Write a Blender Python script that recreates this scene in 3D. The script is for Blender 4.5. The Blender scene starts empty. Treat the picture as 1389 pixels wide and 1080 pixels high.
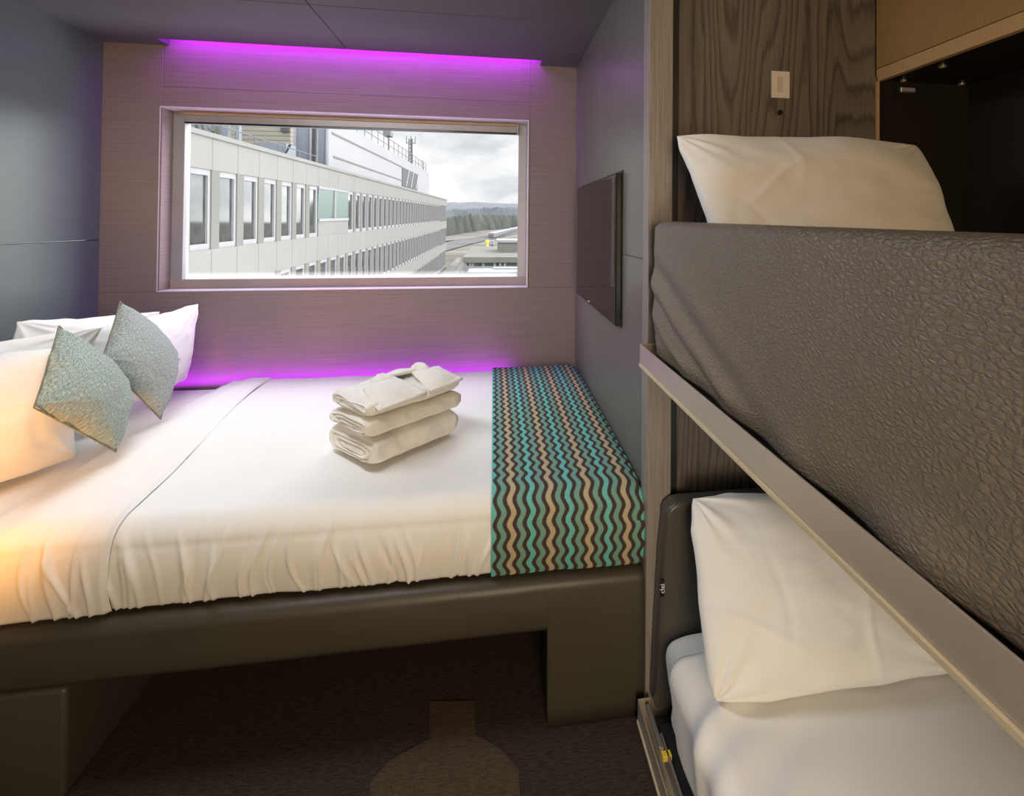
import bpy, bmesh, math, random
from mathutils import Vector, Matrix, noise
random.seed(7)
PI = math.pi
SC = bpy.context.scene
COL = SC.collection

# ------------------------------------------------------------------ camera
H = 1.4
FPX, CX, CY = 680.0, 772.6, 292.0
YAW, ROLL, PITCH = 0.1513, 0.0082, 0.0136

def ray(x, y):
    a, b = x - CX, y - CY
    c, s = math.cos(ROLL), math.sin(ROLL)
    u, v = c*a + s*b, -s*a + c*b
    r = (u/FPX, 1.0, -v/FPX)
    c, s = math.cos(PITCH), math.sin(PITCH)
    r = (r[0], c*r[1] - s*r[2], s*r[1] + c*r[2])
    c, s = math.cos(YAW), math.sin(YAW)
    return Vector((c*r[0] + s*r[1], -s*r[0] + c*r[1], r[2]))
EYE = Vector((0, 0, H))
def onX(x, y, X): r = ray(x, y); return EYE + r*(X/r.x)
def onY(x, y, Y): r = ray(x, y); return EYE + r*(Y/r.y)
def onZ(x, y, Z): r = ray(x, y); return EYE + r*((Z-H)/r.z)

def make_camera():
    cy, sy = math.cos(YAW), math.sin(YAW)
    cp, sp = math.cos(PITCH), math.sin(PITCH)
    cr, sr = math.cos(ROLL), math.sin(ROLL)
    rx = Vector((cy, -sy, 0)); ry0 = Vector((sy, cy, 0)); rz0 = Vector((0, 0, 1))
    fy = cp*ry0 + sp*rz0
    fz = -sp*ry0 + cp*rz0
    X = cr*rx + sr*fz
    Z = -sr*rx + cr*fz
    cam = bpy.data.cameras.new('camera')
    cam.sensor_fit = 'HORIZONTAL'; cam.sensor_width = 36.0
    cam.lens = FPX/1389*36.0
    cam.shift_x = -(CX-694.5)/1389
    cam.shift_y = (CY-540)/1389
    cam.clip_start = 0.02; cam.clip_end = 5000
    o = bpy.data.objects.new('camera', cam); COL.objects.link(o)
    m = Matrix((X, Z, -fy)).transposed().to_4x4()
    m.translation = EYE
    o.matrix_world = m
    SC.camera = o
make_camera()

# ------------------------------------------------------------------ materials
class NT:
    def __init__(s, name):
        s.m = bpy.data.materials.new(name); s.m.use_nodes = True
        s.t = s.m.node_tree; s.t.nodes.clear()
        s.out = s.n('ShaderNodeOutputMaterial')
        s.b = s.n('ShaderNodeBsdfPrincipled')
        s.l(s.b.outputs[0], s.out.inputs[0])
    def n(s, k, **kw):
        q = s.t.nodes.new(k)
        for a, v in kw.items(): setattr(q, a, v)
        return q
    def l(s, a, b): s.t.links.new(a, b)
    def coords(s, scale=(1,1,1), kind='Object', rot=(0,0,0)):
        tc = s.n('ShaderNodeTexCoord'); mp = s.n('ShaderNodeMapping')
        mp.inputs['Scale'].default_value = scale; mp.inputs['Rotation'].default_value = rot
        s.l(tc.outputs[kind], mp.inputs[0]); return mp.outputs[0]
    def noise(s, vec, scale=5, detail=4, rough=.55, dist=0):
        q = s.n('ShaderNodeTexNoise'); q.inputs['Scale'].default_value = scale
        q.inputs['Detail'].default_value = detail; q.inputs['Roughness'].default_value = rough
        q.inputs['Distortion'].default_value = dist
        s.l(vec, q.inputs['Vector']); return q.outputs[0]
    def ramp(s, fac, stops, interp='LINEAR'):
        q = s.n('ShaderNodeValToRGB'); cr = q.color_ramp; cr.interpolation = interp
        while len(cr.elements) < len(stops): cr.elements.new(.5)
        for e, (p, c) in zip(cr.elements, stops): e.position = p; e.color = (*c, 1) if len(c) == 3 else c
        s.l(fac, q.inputs[0]); return q.outputs[0]
    def math(s, op, a, b=None):
        q = s.n('ShaderNodeMath', operation=op)
        for i, v in enumerate((a, b)):
            if v is None: continue
            if isinstance(v, (int, float)): q.inputs[i].default_value = v
            else: s.l(v, q.inputs[i])
        return q.outputs[0]
    def mix(s, fac, a, b, blend='MIX'):
        q = s.n('ShaderNodeMix', data_type='RGBA', blend_type=blend)
        for i, v in ((0, fac), (6, a), (7, b)):
            if isinstance(v, (int, float)): q.inputs[i].default_value = v
            elif isinstance(v, tuple): q.inputs[i].default_value = (*v, 1)
            else: s.l(v, q.inputs[i])
        return q.outputs[2]
    def bump(s, h, strength=.3, dist=.002, prev=None):
        q = s.n('ShaderNodeBump'); q.inputs['Strength'].default_value = strength
        q.inputs['Distance'].default_value = dist
        s.l(h, q.inputs['Height'])
        if prev is not None: s.l(prev, q.inputs['Normal'])
        s.l(q.outputs[0], s.b.inputs['Normal']); return q.outputs[0]
    def set(s, col=None, rough=.5, metal=0, spec=.5):
        if col is not None:
            if isinstance(col, tuple): s.b.inputs['Base Color'].default_value = (*col, 1)
            else: s.l(col, s.b.inputs['Base Color'])
        s.b.inputs['Roughness'].default_value = rough
        s.b.inputs['Metallic'].default_value = metal
        s.b.inputs['Specular IOR Level'].default_value = spec
        return s

def plain(name, col, rough=.5, metal=0, spec=.5, var=.06, scale=6):
    t = NT(name)
    f = t.noise(t.coords(), scale, 3)
    d = tuple(max(0, c*(1-var)) for c in col); u = tuple(min(1, c*(1+var)) for c in col)
    t.set(t.ramp(f, [(.3, d), (.7, u)]), rough, metal, spec); return t.m

def leather(name, c1, c2, rough=.42, grain=160, strength=.35, dist=.0015, spec=.5):
    t = NT(name); v = t.coords()
    f = t.noise(v, 3, 3)
    t.set(t.mix(f, c1, c2), rough, 0, spec)
    vo = t.n('ShaderNodeTexVoronoi', feature='SMOOTH_F1')
    vo.inputs['Scale'].default_value = grain
    nz = t.n('ShaderNodeTexNoise'); nz.inputs['Scale'].default_value = grain*.12; nz.inputs['Detail'].default_value = 3
    t.l(v, nz.inputs['Vector'])
    mx = t.n('ShaderNodeVectorMath', operation='MULTIPLY_ADD')
    t.l(nz.outputs['Color'], mx.inputs[0]); mx.inputs[1].default_value = (.02,.02,.02); t.l(v, mx.inputs[2])
    t.l(mx.outputs[0], vo.inputs['Vector'])
    b = t.bump(vo.outputs['Distance'], strength, dist)
    t.bump(t.noise(v, grain*.22, 4), strength*.7, dist*1.6, b)
    return t.m

def fabric_lin(name, c1, c2, scale, rough=.7, strength=.25):
    t = NT(name); v = t.coords(scale)
    f = t.noise(v, 1, 5, .65)
    t.set(t.ramp(f, [(.3, c1), (.7, c2)]), rough, 0, .25)
    t.bump(f, strength, .001); return t.m

def cotton(name, col, rough=.85):
    t = NT(name); v = t.coords()
    f = t.noise(v, 7, 3)
    t.set(t.ramp(f, [(.3, tuple(c*.97 for c in col)), (.7, col)]), rough, 0, .2)
    b = t.bump(t.noise(v, 900, 2), .08, .0006)
    t.bump(t.noise(v, 18, 3), .12, .004, b)
    t.b.inputs['Sheen Weight'].default_value = .15
    return t.m

M = {}
M['leather_wall'] = leather('grey_leather_wall', (.098,.128,.126), (.124,.155,.152), .36, 150, .2, .001)
M['leather_tv'] = leather('grey_leather_tv_wall', (.150,.142,.130), (.185,.176,.162), .30, 170, .4, .0014)
M['leather_bed'] = leather('brown_leather_bed', (.052,.045,.034), (.066,.057,.043), .45, 260, .18, .0006)
def crackle_leather(name, c1, c2, rough, grain):
    t = NT(name); v = t.coords()
    nz = t.n('ShaderNodeTexNoise'); nz.inputs['Scale'].default_value = 22; nz.inputs['Detail'].default_value = 3; t.l(v, nz.inputs['Vector'])
    mx = t.n('ShaderNodeVectorMath', operation='MULTIPLY_ADD'); t.l(nz.outputs['Color'], mx.inputs[0]); mx.inputs[1].default_value = (.009,.009,.009); t.l(v, mx.inputs[2])
    def vor(sc):
        mp = t.n('ShaderNodeMapping'); mp.inputs['Scale'].default_value = (1, .75, 1.25); t.l(mx.outputs[0], mp.inputs[0])
        q = t.n('ShaderNodeTexVoronoi', feature='DISTANCE_TO_EDGE'); q.inputs['Scale'].default_value = sc; t.l(mp.outputs[0], q.inputs['Vector']); return q.outputs['Distance']
    big = t.ramp(vor(grain), [(0, (0,)*3), (.32, (1,)*3)], 'EASE')
    small = t.ramp(vor(grain*2.3), [(0, (0,)*3), (.3, (1,)*3)], 'EASE')
    h = t.math('ADD', t.math('MULTIPLY', big, .75), t.math('MULTIPLY', small, .25))
    f = t.noise(v, 3, 3)
    base = t.mix(f, c1, c2)
    t.set(t.mix(t.math('MULTIPLY', t.math('SUBTRACT', 1.0, h), .36), base, tuple(c*.45 for c in c1)), rough, 0, .55)
    b = t.bump(h, .62, .0019)
    t.bump(t.noise(v, 12, 3), .25, .006, b)
    return t.m
M['leather_guard'] = crackle_leather('grained_leather_guard', (.190,.158,.114), (.235,.198,.146), .42, 118)
M['leather_pad'] = leather('dark_leather_pad', (.055,.052,.043), (.075,.07,.058), .34, 230, .2, .0006)
M['ceiling'] = leather('ceiling_panel', (.105,.105,.112), (.125,.125,.132), .5, 120, .1, .0008)
M['wall_fabric'] = fabric_lin('brushed_mauve_panel', (.21,.158,.153), (.30,.234,.225), (3, 3, 330), .62, .3)
M['trim_light'] = plain('lilac_trim', (.62,.58,.62), .4)
M['frame_grey'] = plain('window_frame_grey', (.36,.36,.38), .42, .2)
M['sill_brown'] = plain('sill_brown', (.36,.29,.27), .45)
M['blind'] = plain('blind_cassette', (.33,.30,.295), .4, .2)
M['blind_wood'] = plain('blind_timber', (.42,.30,.17), .5)
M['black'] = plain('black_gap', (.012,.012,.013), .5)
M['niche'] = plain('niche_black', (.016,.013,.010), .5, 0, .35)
M['white'] = cotton('white_cotton', (.86,.85,.83))
M['sheet'] = cotton('white_sheet', (.82,.81,.79))
M['rail'] = plain('champagne_rail', (.56,.50,.42), .38, .55, .5, .03)
M['rail_edge'] = plain('pale_rail_edge', (.75,.64,.44), .38, .35, .5, .03)
M['metal'] = plain('grey_metal', (.42,.41,.40), .35, .8)
M['yellow'] = plain('yellow_latch', (.75,.52,.05), .4)
M['plate'] = plain('white_plate', (.74,.70,.64), .35)
M['plate_in'] = plain('white_rocker', (.60,.56,.52), .4)
M['tv_black'] = plain('tv_bezel', (.006,.006,.007), .22)
t = NT('tv_screen'); v = t.coords(); t.set(t.ramp(t.noise(v, 3), [(0, (.012,.011,.012)), (1, (.016,.014,.015))]), .07, 0, .38); M['tv_screen'] = t.m
M['beige'] = fabric_lin('beige_cabinet_fabric', (.35,.215,.085), (.44,.285,.125), (420, 420, 14), .6, .25)
M['beige_trim'] = fabric_lin('beige_cabinet_trim', (.52,.345,.165), (.60,.41,.205), (60, 500, 60), .55, .1)
M['label_white'] = plain('tag_lettering', (.8,.8,.8), .5)
M['spot'] = plain('spot_lens', (.55,.42,.28), .3)

# dark wood with cathedral grain
def wood(name, dark, mid, light):
    """contours of a tall stretched noise give the nested arches of flat sawn grain"""
    t = NT(name)
    n1 = t.noise(t.coords((3.6, 3.6, .55)), 1, 1, .35)
    n2 = t.noise(t.coords((26, 26, 3.0)), 1, 3, .6)
    v = t.math('ADD', t.math('MULTIPLY', n1, 30.0), t.math('MULTIPLY', n2, 1.3))
    fr = t.math('FRACT', v)
    band = t.ramp(fr, [(0, (.15,)*3), (.18, (.55,)*3), (.75, (.72,)*3), (.93, (.30,)*3), (1, (.15,)*3)])
    fib = t.noise(t.coords((340, 340, 6)), 1, 4, .65)
    big = t.noise(t.coords((3.2, 3.2, .5)), 1, 2)
    g = t.math('ADD', t.math('MULTIPLY', band, .50), t.math('MULTIPLY', fib, .50))
    g = t.math('ADD', g, t.math('MULTIPLY', t.math('SUBTRACT', big, .5), .5))
    t.set(t.ramp(g, [(.25, dark), (.5, mid), (.8, light)]), .42, 0, .45)
    t.bump(g, .10, .0005); return t.m
M['wood'] = wood('smoked_oak', (.058,.051,.047), (.128,.113,.103), (.235,.212,.195))
t = NT('grey_wood_pilaster'); f = t.noise(t.coords((220, 220, 5)), 1, 5, .6)
t.set(t.ramp(f, [(.3, (.20,.18,.165)), (.7, (.34,.31,.29))]), .4, 0, .5); t.bump(f, .15, .0005); M['pilaster'] = t.m

# carpet
def carpet(name, a, b):
    t = NT(name); v = t.coords()
    f = t.noise(v, 420, 2, .7); g = t.noise(t.coords((40, 260, 40)), 1, 3)
    h = t.math('ADD', t.math('MULTIPLY', f, .6), t.math('MULTIPLY', g, .4))
    t.set(t.ramp(h, [(.38, a), (.62, b)]), .95, 0, .1)
    t.bump(h, .8, .003); return t.m
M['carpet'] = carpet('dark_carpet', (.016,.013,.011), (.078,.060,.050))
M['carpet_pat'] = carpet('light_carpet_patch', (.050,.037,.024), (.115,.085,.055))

# bed runner: wavy vertical stripes (UV in metres: u across, v along)
def runner_mat():
    t = NT('wavy_stripe_runner')
    tc = t.n('ShaderNodeTexCoord'); sp = t.n('ShaderNodeSeparateXYZ'); t.l(tc.outputs['UV'], sp.inputs[0])
    wav = t.math('MULTIPLY', t.math('SINE', t.math('MULTIPLY', sp.outputs[1], 2*PI/.055)), .0056)
    mp = t.n('ShaderNodeMapping'); mp.inputs['Scale'].default_value = (1,1,1); t.l(tc.outputs['UV'], mp.inputs[0])
    fz = t.noise(mp.outputs[0], 330, 2)
    u = t.math('ADD', sp.outputs[0], wav)
    u = t.math('ADD', u, t.math('MULTIPLY', t.math('SUBTRACT', fz, .5), .006))
    ph = t.math('FRACT', t.math('MULTIPLY', t.math('ADD', u, .0065), 1/.1085))
    dk = (.075,.050,.042); mint = (.17,.56,.53); grn = (.20,.40,.345); tan = (.55,.46,.31)
    st = []
    for i, c in enumerate((mint, grn, tan, grn)):
        st += [(i*.25+.012, c), (i*.25+.128, c), (i*.25+.146, dk), (i*.25+.236, dk)]
    col = t.ramp(ph, st)
    f2 = t.noise(mp.outputs[0], 900, 2)
    col = t.mix(.35, col, t.ramp(f2, [(.3, (.5,.5,.5)), (.7, (1,1,1))]), 'MULTIPLY')
    t.set(col, .9, 0, .15); t.bump(t.math('ADD', f2, t.math('MULTIPLY', ph, 0)), .5, .0015)
    return t.m
M['runner'] = runner_mat()
def knit(name, a, b, c):
    t = NT(name)
    mp = t.n('ShaderNodeMapping'); tc = t.n('ShaderNodeTexCoord'); t.l(tc.outputs['UV'], mp.inputs[0])
    mp.inputs['Scale'].default_value = (420, 90, 1)
    f = t.noise(mp.outputs[0], 1, 3, .7)
    mp2 = t.n('ShaderNodeMapping'); t.l(tc.outputs['UV'], mp2.inputs[0]); mp2.inputs['Scale'].default_value = (200, 330, 1)
    g = t.noise(mp2.outputs[0], 1, 2, .7)
    h = t.math('ADD', t.math('MULTIPLY', f, .72), t.math('MULTIPLY', g, .28))
    t.set(t.ramp(h, [(.34, a), (.5, b), (.66, c)]), .95, 0, .1)
    t.bump(h, .8, .003); return t.m
M['knit'] = knit('grey_green_knit', (.13,.16,.14), (.33,.39,.345), (.58,.64,.58))
M['knit2'] = knit('grey_knit', (.135,.15,.142), (.33,.365,.345), (.56,.60,.57))
M['piping'] = plain('olive_piping', (.20,.205,.15), .9)
def terry(name):
    t = NT(name); v = t.coords()
    f = t.noise(v, 260, 3, .7); g = t.noise(v, 22, 3)
    t.set(t.ramp(g, [(.3, (.81,.785,.73)), (.7, (.88,.86,.815))]), .95, 0, .1)
    b = t.bump(f, .7, .004); t.bump(g, .35, .008, b)
    t.b.inputs['Sheen Weight'].default_value = .3
    return t.m
M['terry'] = terry('white_terry')

# glass
t = NT('window_glass'); t.t.nodes.remove(t.b)
tr = t.n('ShaderNodeBsdfTransparent'); gl = t.n('ShaderNodeBsdfGlossy'); gl.inputs['Roughness'].default_value = .02
fr = t.n('ShaderNodeFresnel'); fr.inputs['IOR'].default_value = 1.04
lp = t.n('ShaderNodeMixShader'); t.l(fr.outputs[0], lp.inputs[0]); t.l(tr.outputs[0], lp.inputs[1]); t.l(gl.outputs[0], lp.inputs[2])
nz = t.noise(t.coords(), 2, 2); tr_c = t.ramp(nz, [(0, (.97,.975,.97)), (1, (1,1,1))]); t.l(tr_c, tr.inputs[0])
# light bloom painted as a pale translucent gradient along the pane's bottom
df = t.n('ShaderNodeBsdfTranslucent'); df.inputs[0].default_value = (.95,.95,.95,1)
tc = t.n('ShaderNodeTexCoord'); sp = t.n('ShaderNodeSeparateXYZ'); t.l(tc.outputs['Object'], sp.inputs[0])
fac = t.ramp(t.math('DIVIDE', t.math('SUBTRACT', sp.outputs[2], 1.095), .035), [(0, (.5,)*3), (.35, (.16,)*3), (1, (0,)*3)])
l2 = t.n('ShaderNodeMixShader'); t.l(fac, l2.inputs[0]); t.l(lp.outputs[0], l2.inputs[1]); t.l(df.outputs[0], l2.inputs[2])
t.l(l2.outputs[0], t.out.inputs[0]); M['glass'] = t.m

# exterior
M['facade'] = plain('concrete_panel', (.142,.144,.134), .8, 0, .2, .05, .6)
M['pier'] = plain('concrete_pier', (.105,.106,.096), .8, 0, .2, .05, .6)
M['ext_white'] = plain('white_render', (.21,.21,.22), .8, 0, .2, .03, .4)
M['ext_frame'] = plain('white_window_frame', (.17,.17,.178), .6)
t = NT('facade_glass'); tc = t.n('ShaderNodeTexCoord'); sp = t.n('ShaderNodeSeparateXYZ'); t.l(tc.outputs['Object'], sp.inputs[0])
f = t.noise(t.coords((2,2,2)), 1, 3)
t.set(t.ramp(f, [(.3, (.022,.024,.022)), (.7, (.04,.042,.04))]), .05, 0, .42)
M['ext_glass'] = t.m
M['green_glass'] = plain('green_glass', (.05,.082,.07), .4)
M['joint'] = plain('panel_joint', (.10,.10,.09), .9)
t = NT('roof_louvre'); tc = t.n('ShaderNodeTexCoord'); sp = t.n('ShaderNodeSeparateXYZ'); t.l(tc.outputs['Object'], sp.inputs[0])
fr_ = t.math('FRACT', t.math('MULTIPLY', sp.outputs[2], 5.0))
t.set(t.ramp(fr_, [(.0, (.06,.05,.035)), (.3, (.15,.14,.115)), (.9, (.165,.155,.13))]), .7); M['louvre'] = t.m
M['blue_grey'] = plain('blue_grey_panel', (.115,.13,.155), .6)
M['dark_grey'] = plain('dark_grey_metal', (.028,.031,.034), .7)
M['mid_grey'] = plain('mid_grey_metal', (.085,.088,.097), .7)
M['orange_ext'] = plain('ochre_panel', (.25,.2,.1), .6)
def land(name, stops, scale, vs=(1,1,1)):
    t = NT(name); f = t.noise(t.coords(vs), scale, 5, .65)
    t.set(t.ramp(f, stops), .95, 0, .05); return t.m
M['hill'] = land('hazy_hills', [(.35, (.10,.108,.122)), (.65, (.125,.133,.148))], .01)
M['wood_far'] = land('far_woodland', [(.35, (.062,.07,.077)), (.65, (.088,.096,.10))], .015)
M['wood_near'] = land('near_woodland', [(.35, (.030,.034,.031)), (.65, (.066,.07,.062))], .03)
M['ground'] = land('pale_ground', [(.35, (.075,.068,.06)), (.65, (.14,.13,.12))], .03)
M['asphalt'] = land('asphalt', [(.35, (.07,.068,.07)), (.65, (.10,.098,.10))], .05)
M['ext_roof'] = land('flat_roof', [(.35, (.115,.112,.10)), (.65, (.14,.137,.127))], .2)

# ------------------------------------------------------------------ mesh helpers
def obj(name, bm, mat, parent=None, smooth=False, bevel=0, seg=2, sub=0, **tags):
    bm.normal_update()
    me = bpy.data.meshes.new(name); bm.to_mesh(me); bm.free()
    o = bpy.data.objects.new(name, me); COL.objects.link(o)
    for m_ in (mat if isinstance(mat, (list, tuple)) else [mat]):
        me.materials.append(M[m_] if isinstance(m_, str) else m_)
    if parent is not None: o.parent = parent
    if bevel:
        b = o.modifiers.new('bevel', 'BEVEL'); b.width = bevel; b.segments = seg; b.limit_method = 'ANGLE'; b.angle_limit = .6
    if sub:
        s = o.modifiers.new('subd', 'SUBSURF'); s.levels = sub; s.render_levels = sub
    if smooth or (bevel and seg > 2):
        for p in me.polygons: p.use_smooth = True
    for k, v_ in tags.items(): o[k] = v_
    return o
def thing(name, label, cat, loc=(0,0,0), group=None):
    o = bpy.data.objects.new(name, None); COL.objects.link(o); o.location = loc
    o.empty_display_size = .1
    o['label'] = label; o['category'] = cat
    if group: o['group'] = group
    return o
def tag(o, label, cat, group=None, kind=None):
    o['label'] = label; o['category'] = cat
    if group: o['group'] = group
    if kind: o['kind'] = kind
    return o
def struct(name, bm, mat, **kw):
    parent = kw.pop('parent', None)
    o = obj(name, bm, mat, parent, **kw)
    if parent is None: o['kind'] = 'structure'
    return o
def box(bm, x0, x1, y0, y1, z0, z1, mi=0):
    if x0 > x1: x0, x1 = x1, x0
    if y0 > y1: y0, y1 = y1, y0
    if z0 > z1: z0, z1 = z1, z0
    v = [bm.verts.new(p) for p in ((x0,y0,z0),(x1,y0,z0),(x1,y1,z0),(x0,y1,z0),(x0,y0,z1),(x1,y0,z1),(x1,y1,z1),(x0,y1,z1))]
    for f in ((0,3,2,1),(4,5,6,7),(0,1,5,4),(1,2,6,5),(2,3,7,6),(3,0,4,7)):
        q = bm.faces.new([v[i] for i in f]); q.material_index = mi
    return v
def B(*boxes):
    bm = bmesh.new()
    for b in boxes: box(bm, *b)
    return bm
def cyl(bm, p0, p1, r, n=12, r1=None, mi=0):
    p0, p1 = Vector(p0), Vector(p1); d = (p1-p0).normalized()
    a = d.orthogonal().normalized(); b = d.cross(a)
    r1 = r if r1 is None else r1
    A = [bm.verts.new(p0 + (a*math.cos(2*PI*i/n) + b*math.sin(2*PI*i/n))*r) for i in range(n)]
    C = [bm.verts.new(p1 + (a*math.cos(2*PI*i/n) + b*math.sin(2*PI*i/n))*r1) for i in range(n)]
    for i in range(n):
        f = bm.faces.new((A[i], A[(i+1)%n], C[(i+1)%n], C[i])); f.material_index = mi
    bm.faces.new(A[::-1]).material_index = mi; bm.faces.new(C).material_index = mi
def prism(bm, pts, axis, a, b, mi=0):
    """polygon pts (2-D) extruded along axis ('x','y','z') from a to b"""
    def P(p, t):
        return {'x': (t, p[0], p[1]), 'y': (p[0], t, p[1]), 'z': (p[0], p[1], t)}[axis]
    A = [bm.verts.new(P(p, a)) for p in pts]; C = [bm.verts.new(P(p, b)) for p in pts]
    n = len(pts)
    for i in range(n):
        bm.faces.new((A[i], A[(i+1)%n], C[(i+1)%n], C[i])).material_index = mi
    bm.faces.new(A[::-1]).material_index = mi; bm.faces.new(C).material_index = mi
    bmesh.ops.recalc_face_normals(bm, faces=bm.faces)
def grid_mesh(nu, nv, fn, uv=None, closed_back=None):
    bm = bmesh.new(); V = []
    for i in range(nu+1):
        V.append([bm.verts.new(fn(i/nu, j/nv)) for j in range(nv+1)])
    lay = bm.loops.layers.uv.new('UVMap') if uv else None
    for i in range(nu):
        for j in range(nv):
            f = bm.faces.new((V[i][j], V[i+1][j], V[i+1][j+1], V[i][j+1]))
            if uv:
                for lp, (a, b) in zip(f.loops, ((i,j),(i+1,j),(i+1,j+1),(i,j+1))): lp[lay].uv = uv(a/nu, b/nv)
    return bm
def fbm(p, s, o=3): return noise.fractal(Vector(p)*s, 1.0, 2.0, o)
def smooth01(x, a, b):
    t_ = max(0, min(1, (x-a)/(b-a))); return t_*t_*(3-2*t_)

# ------------------------------------------------------------------ setting: room shell
LX, RX, DY, CZ = -1.861, .446, 2.713, 2.249
FY = 1.4025
bm = B((-2.0, 1.7, -1.75, 2.83, -.1, 0))
struct('floor', bm, 'carpet')
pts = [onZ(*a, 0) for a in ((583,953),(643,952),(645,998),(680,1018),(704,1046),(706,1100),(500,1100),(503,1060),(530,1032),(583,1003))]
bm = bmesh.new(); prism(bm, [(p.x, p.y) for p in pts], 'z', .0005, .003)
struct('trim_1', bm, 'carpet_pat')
# ceiling: four panels with dark joints, stopping short of the window wall to leave the light slot
sx0, sx1, sy = -1.576, .246, 2.62
g = .002
bm = B((LX, -.727-g, -1.75, 2.10-g, CZ, CZ+.05), (-.727+g, 1.6, -1.75, 2.10-g, CZ, CZ+.05),
       (LX, -.727-g, 2.10+g, sy, CZ, CZ+.05), (-.727+g, RX+.05, 2.10+g, sy, CZ, CZ+.05),
       (LX, sx0, sy, DY, CZ, CZ+.05), (sx1, RX+.05, sy, DY, CZ, CZ+.05))
struct('ceiling', bm, 'ceiling', bevel=.0015)
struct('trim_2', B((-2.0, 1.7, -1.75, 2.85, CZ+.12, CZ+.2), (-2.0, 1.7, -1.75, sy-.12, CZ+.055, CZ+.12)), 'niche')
# left wall, two rows of padded panels
bm = B((LX-.06, LX, -1.75, DY, 0, 1.294), (LX-.06, LX, -1.75, DY, 1.298, CZ+.12))
struct('wall_left', bm, 'leather_wall', bevel=.002)
# window wall with its opening, seams as bevelled panels
wx0, wx1, wz0, wz1 = -1.612, .186, 1.045, 1.950
by = DY + .09
zt = CZ + .12
bm = B((LX-.06, -1.601, DY, by, 1.045, zt), (.1925, RX+.10, DY, by, 1.045, zt),
       (LX-.06, RX+.10, DY, by, 0, 1.0445), (-1.600, .192, DY+.0, by, wz1, 2.0455), (-1.600, .192, DY+.003, by, 2.047, zt))
struct('wall_back', bm, 'wall_fabric', bevel=.0012)
# reveal lining (pale)
e = .004
bm = B((wx0-.001, wx0+e, DY-.002, DY+.10, wz0, wz1), (wx1-e, wx1+.003, DY-.002, DY+.10, wz0, wz1),
       (wx0, wx1, DY-.002, DY+.10, wz0-.001, wz0+e), (wx0, wx1, DY-.002, DY+.10, wz1-e*1.6, wz1+.001))
struct('trim_3', bm, 'trim_light', bevel=.001)
# TV wall: leather panels, rounded near end
def tv_wall():
    bm = bmesh.new()
    def panel(y0, y1, z0, z1, r0=.004, r1=.004):
        pts = [(RX+.075, y0), (RX+.075, y1)]
        for k in range(7): a = k/6*PI/2; pts.append((RX + r1*(1-math.sin(a)), y1 - r1*(1-math.cos(a))))
        for k in range(7): a = k/6*PI/2; pts.append((RX + r0*(1-math.cos(a)), y0 + r0*(1-math.sin(a))))
        prism(bm, pts, 'z', z0, z1)
    panel(2.107, 2.700, 0, zt, .003, .012)
    panel(1.441, 2.105, 0, 1.2895, .022, .003)
    panel(1.441, 2.105, 1.291, zt, .022, .003)
    return bm
struct('wall_right', tv_wall(), 'leather_tv', bevel=.001)
# wooden pilaster and end board of the bunk recess
struct('trim_4', B((.437, .5085, 1.378, 1.432, 0, CZ)), 'pilaster', bevel=.002)
struct('trim_5', B((.470, .56, 1.432, 1.4405, 0, CZ), (.5085, .533, 1.400, 1.432, 0, CZ)), 'black')
struct('wall_bunk_end', B((.534, 1.1775, 1.400, 1.43, 0, CZ)), 'wood', bevel=.0015)
struct('trim_6', B((1.1785, 1.1845, 1.392, 1.43, .95, 1.86)), 'beige_trim')
# niche lining behind the upper bunk and the wall behind the lower one
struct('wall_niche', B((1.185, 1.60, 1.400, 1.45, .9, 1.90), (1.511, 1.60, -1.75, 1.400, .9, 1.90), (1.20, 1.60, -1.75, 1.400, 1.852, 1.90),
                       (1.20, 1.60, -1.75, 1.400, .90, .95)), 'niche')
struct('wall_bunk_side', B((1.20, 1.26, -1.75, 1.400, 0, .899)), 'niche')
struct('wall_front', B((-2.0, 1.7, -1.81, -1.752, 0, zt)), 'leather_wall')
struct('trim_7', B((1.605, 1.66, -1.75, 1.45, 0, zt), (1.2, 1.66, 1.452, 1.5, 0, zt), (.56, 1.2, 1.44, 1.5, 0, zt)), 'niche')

# window: frame, glass, and the roller blind cassette (a thing of its own)
win = thing('window_1', 'wide picture window in grey frame above the double bed', 'window', ((wx0+wx1)/2, by, wz0))
del win['category']; del win['label']; win['kind'] = 'structure'
def child(name, bm, mat, parent, **kw):
    o = obj(name, bm, mat, parent, **kw); o.matrix_parent_inverse = Matrix.Translation(-parent.location); return o
child('window_frame', B((wx0+e, -1.549, by-.002, by+.05, wz0+e, wz1-.007), (.138, wx1-e, by-.002, by+.05, wz0+e, wz1-.007),
      (-1.549, .138, by+.01, by+.05, 1.8895, wz1-.007)), 'frame_grey', win, bevel=.002)
child('bottom_rail', B((-1.606, .183, by-.006, by+.05, wz0+e, 1.0945)), 'sill_brown', win, bevel=.002, label='brown bottom rail')
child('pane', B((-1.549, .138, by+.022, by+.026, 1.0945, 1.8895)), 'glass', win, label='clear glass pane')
bl = thing('roller_blind', 'slim grey roller blind cassette rolled up along the window head', 'blind', (-.7, by-.03, 1.88))
child('cassette', B((-1.538, .124, by-.032, by-.006, 1.889, 1.924)), 'blind', bl, bevel=.003)
child('head_batten', B((-1.546, .137, by-.034, by-.006, 1.9245, 1.942)), 'blind_wood', bl, label='timber head batten', bevel=.002)
child('bottom_bar', B((-1.538, .122, by-.026, by-.010, 1.8815, 1.8885)), 'tv_black', bl, label='black bottom bar')
child('end_cap', B((.1245, .134, by-.034, by-.006, 1.886, 1.924)), 'frame_grey', bl, bevel=.002)

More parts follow.
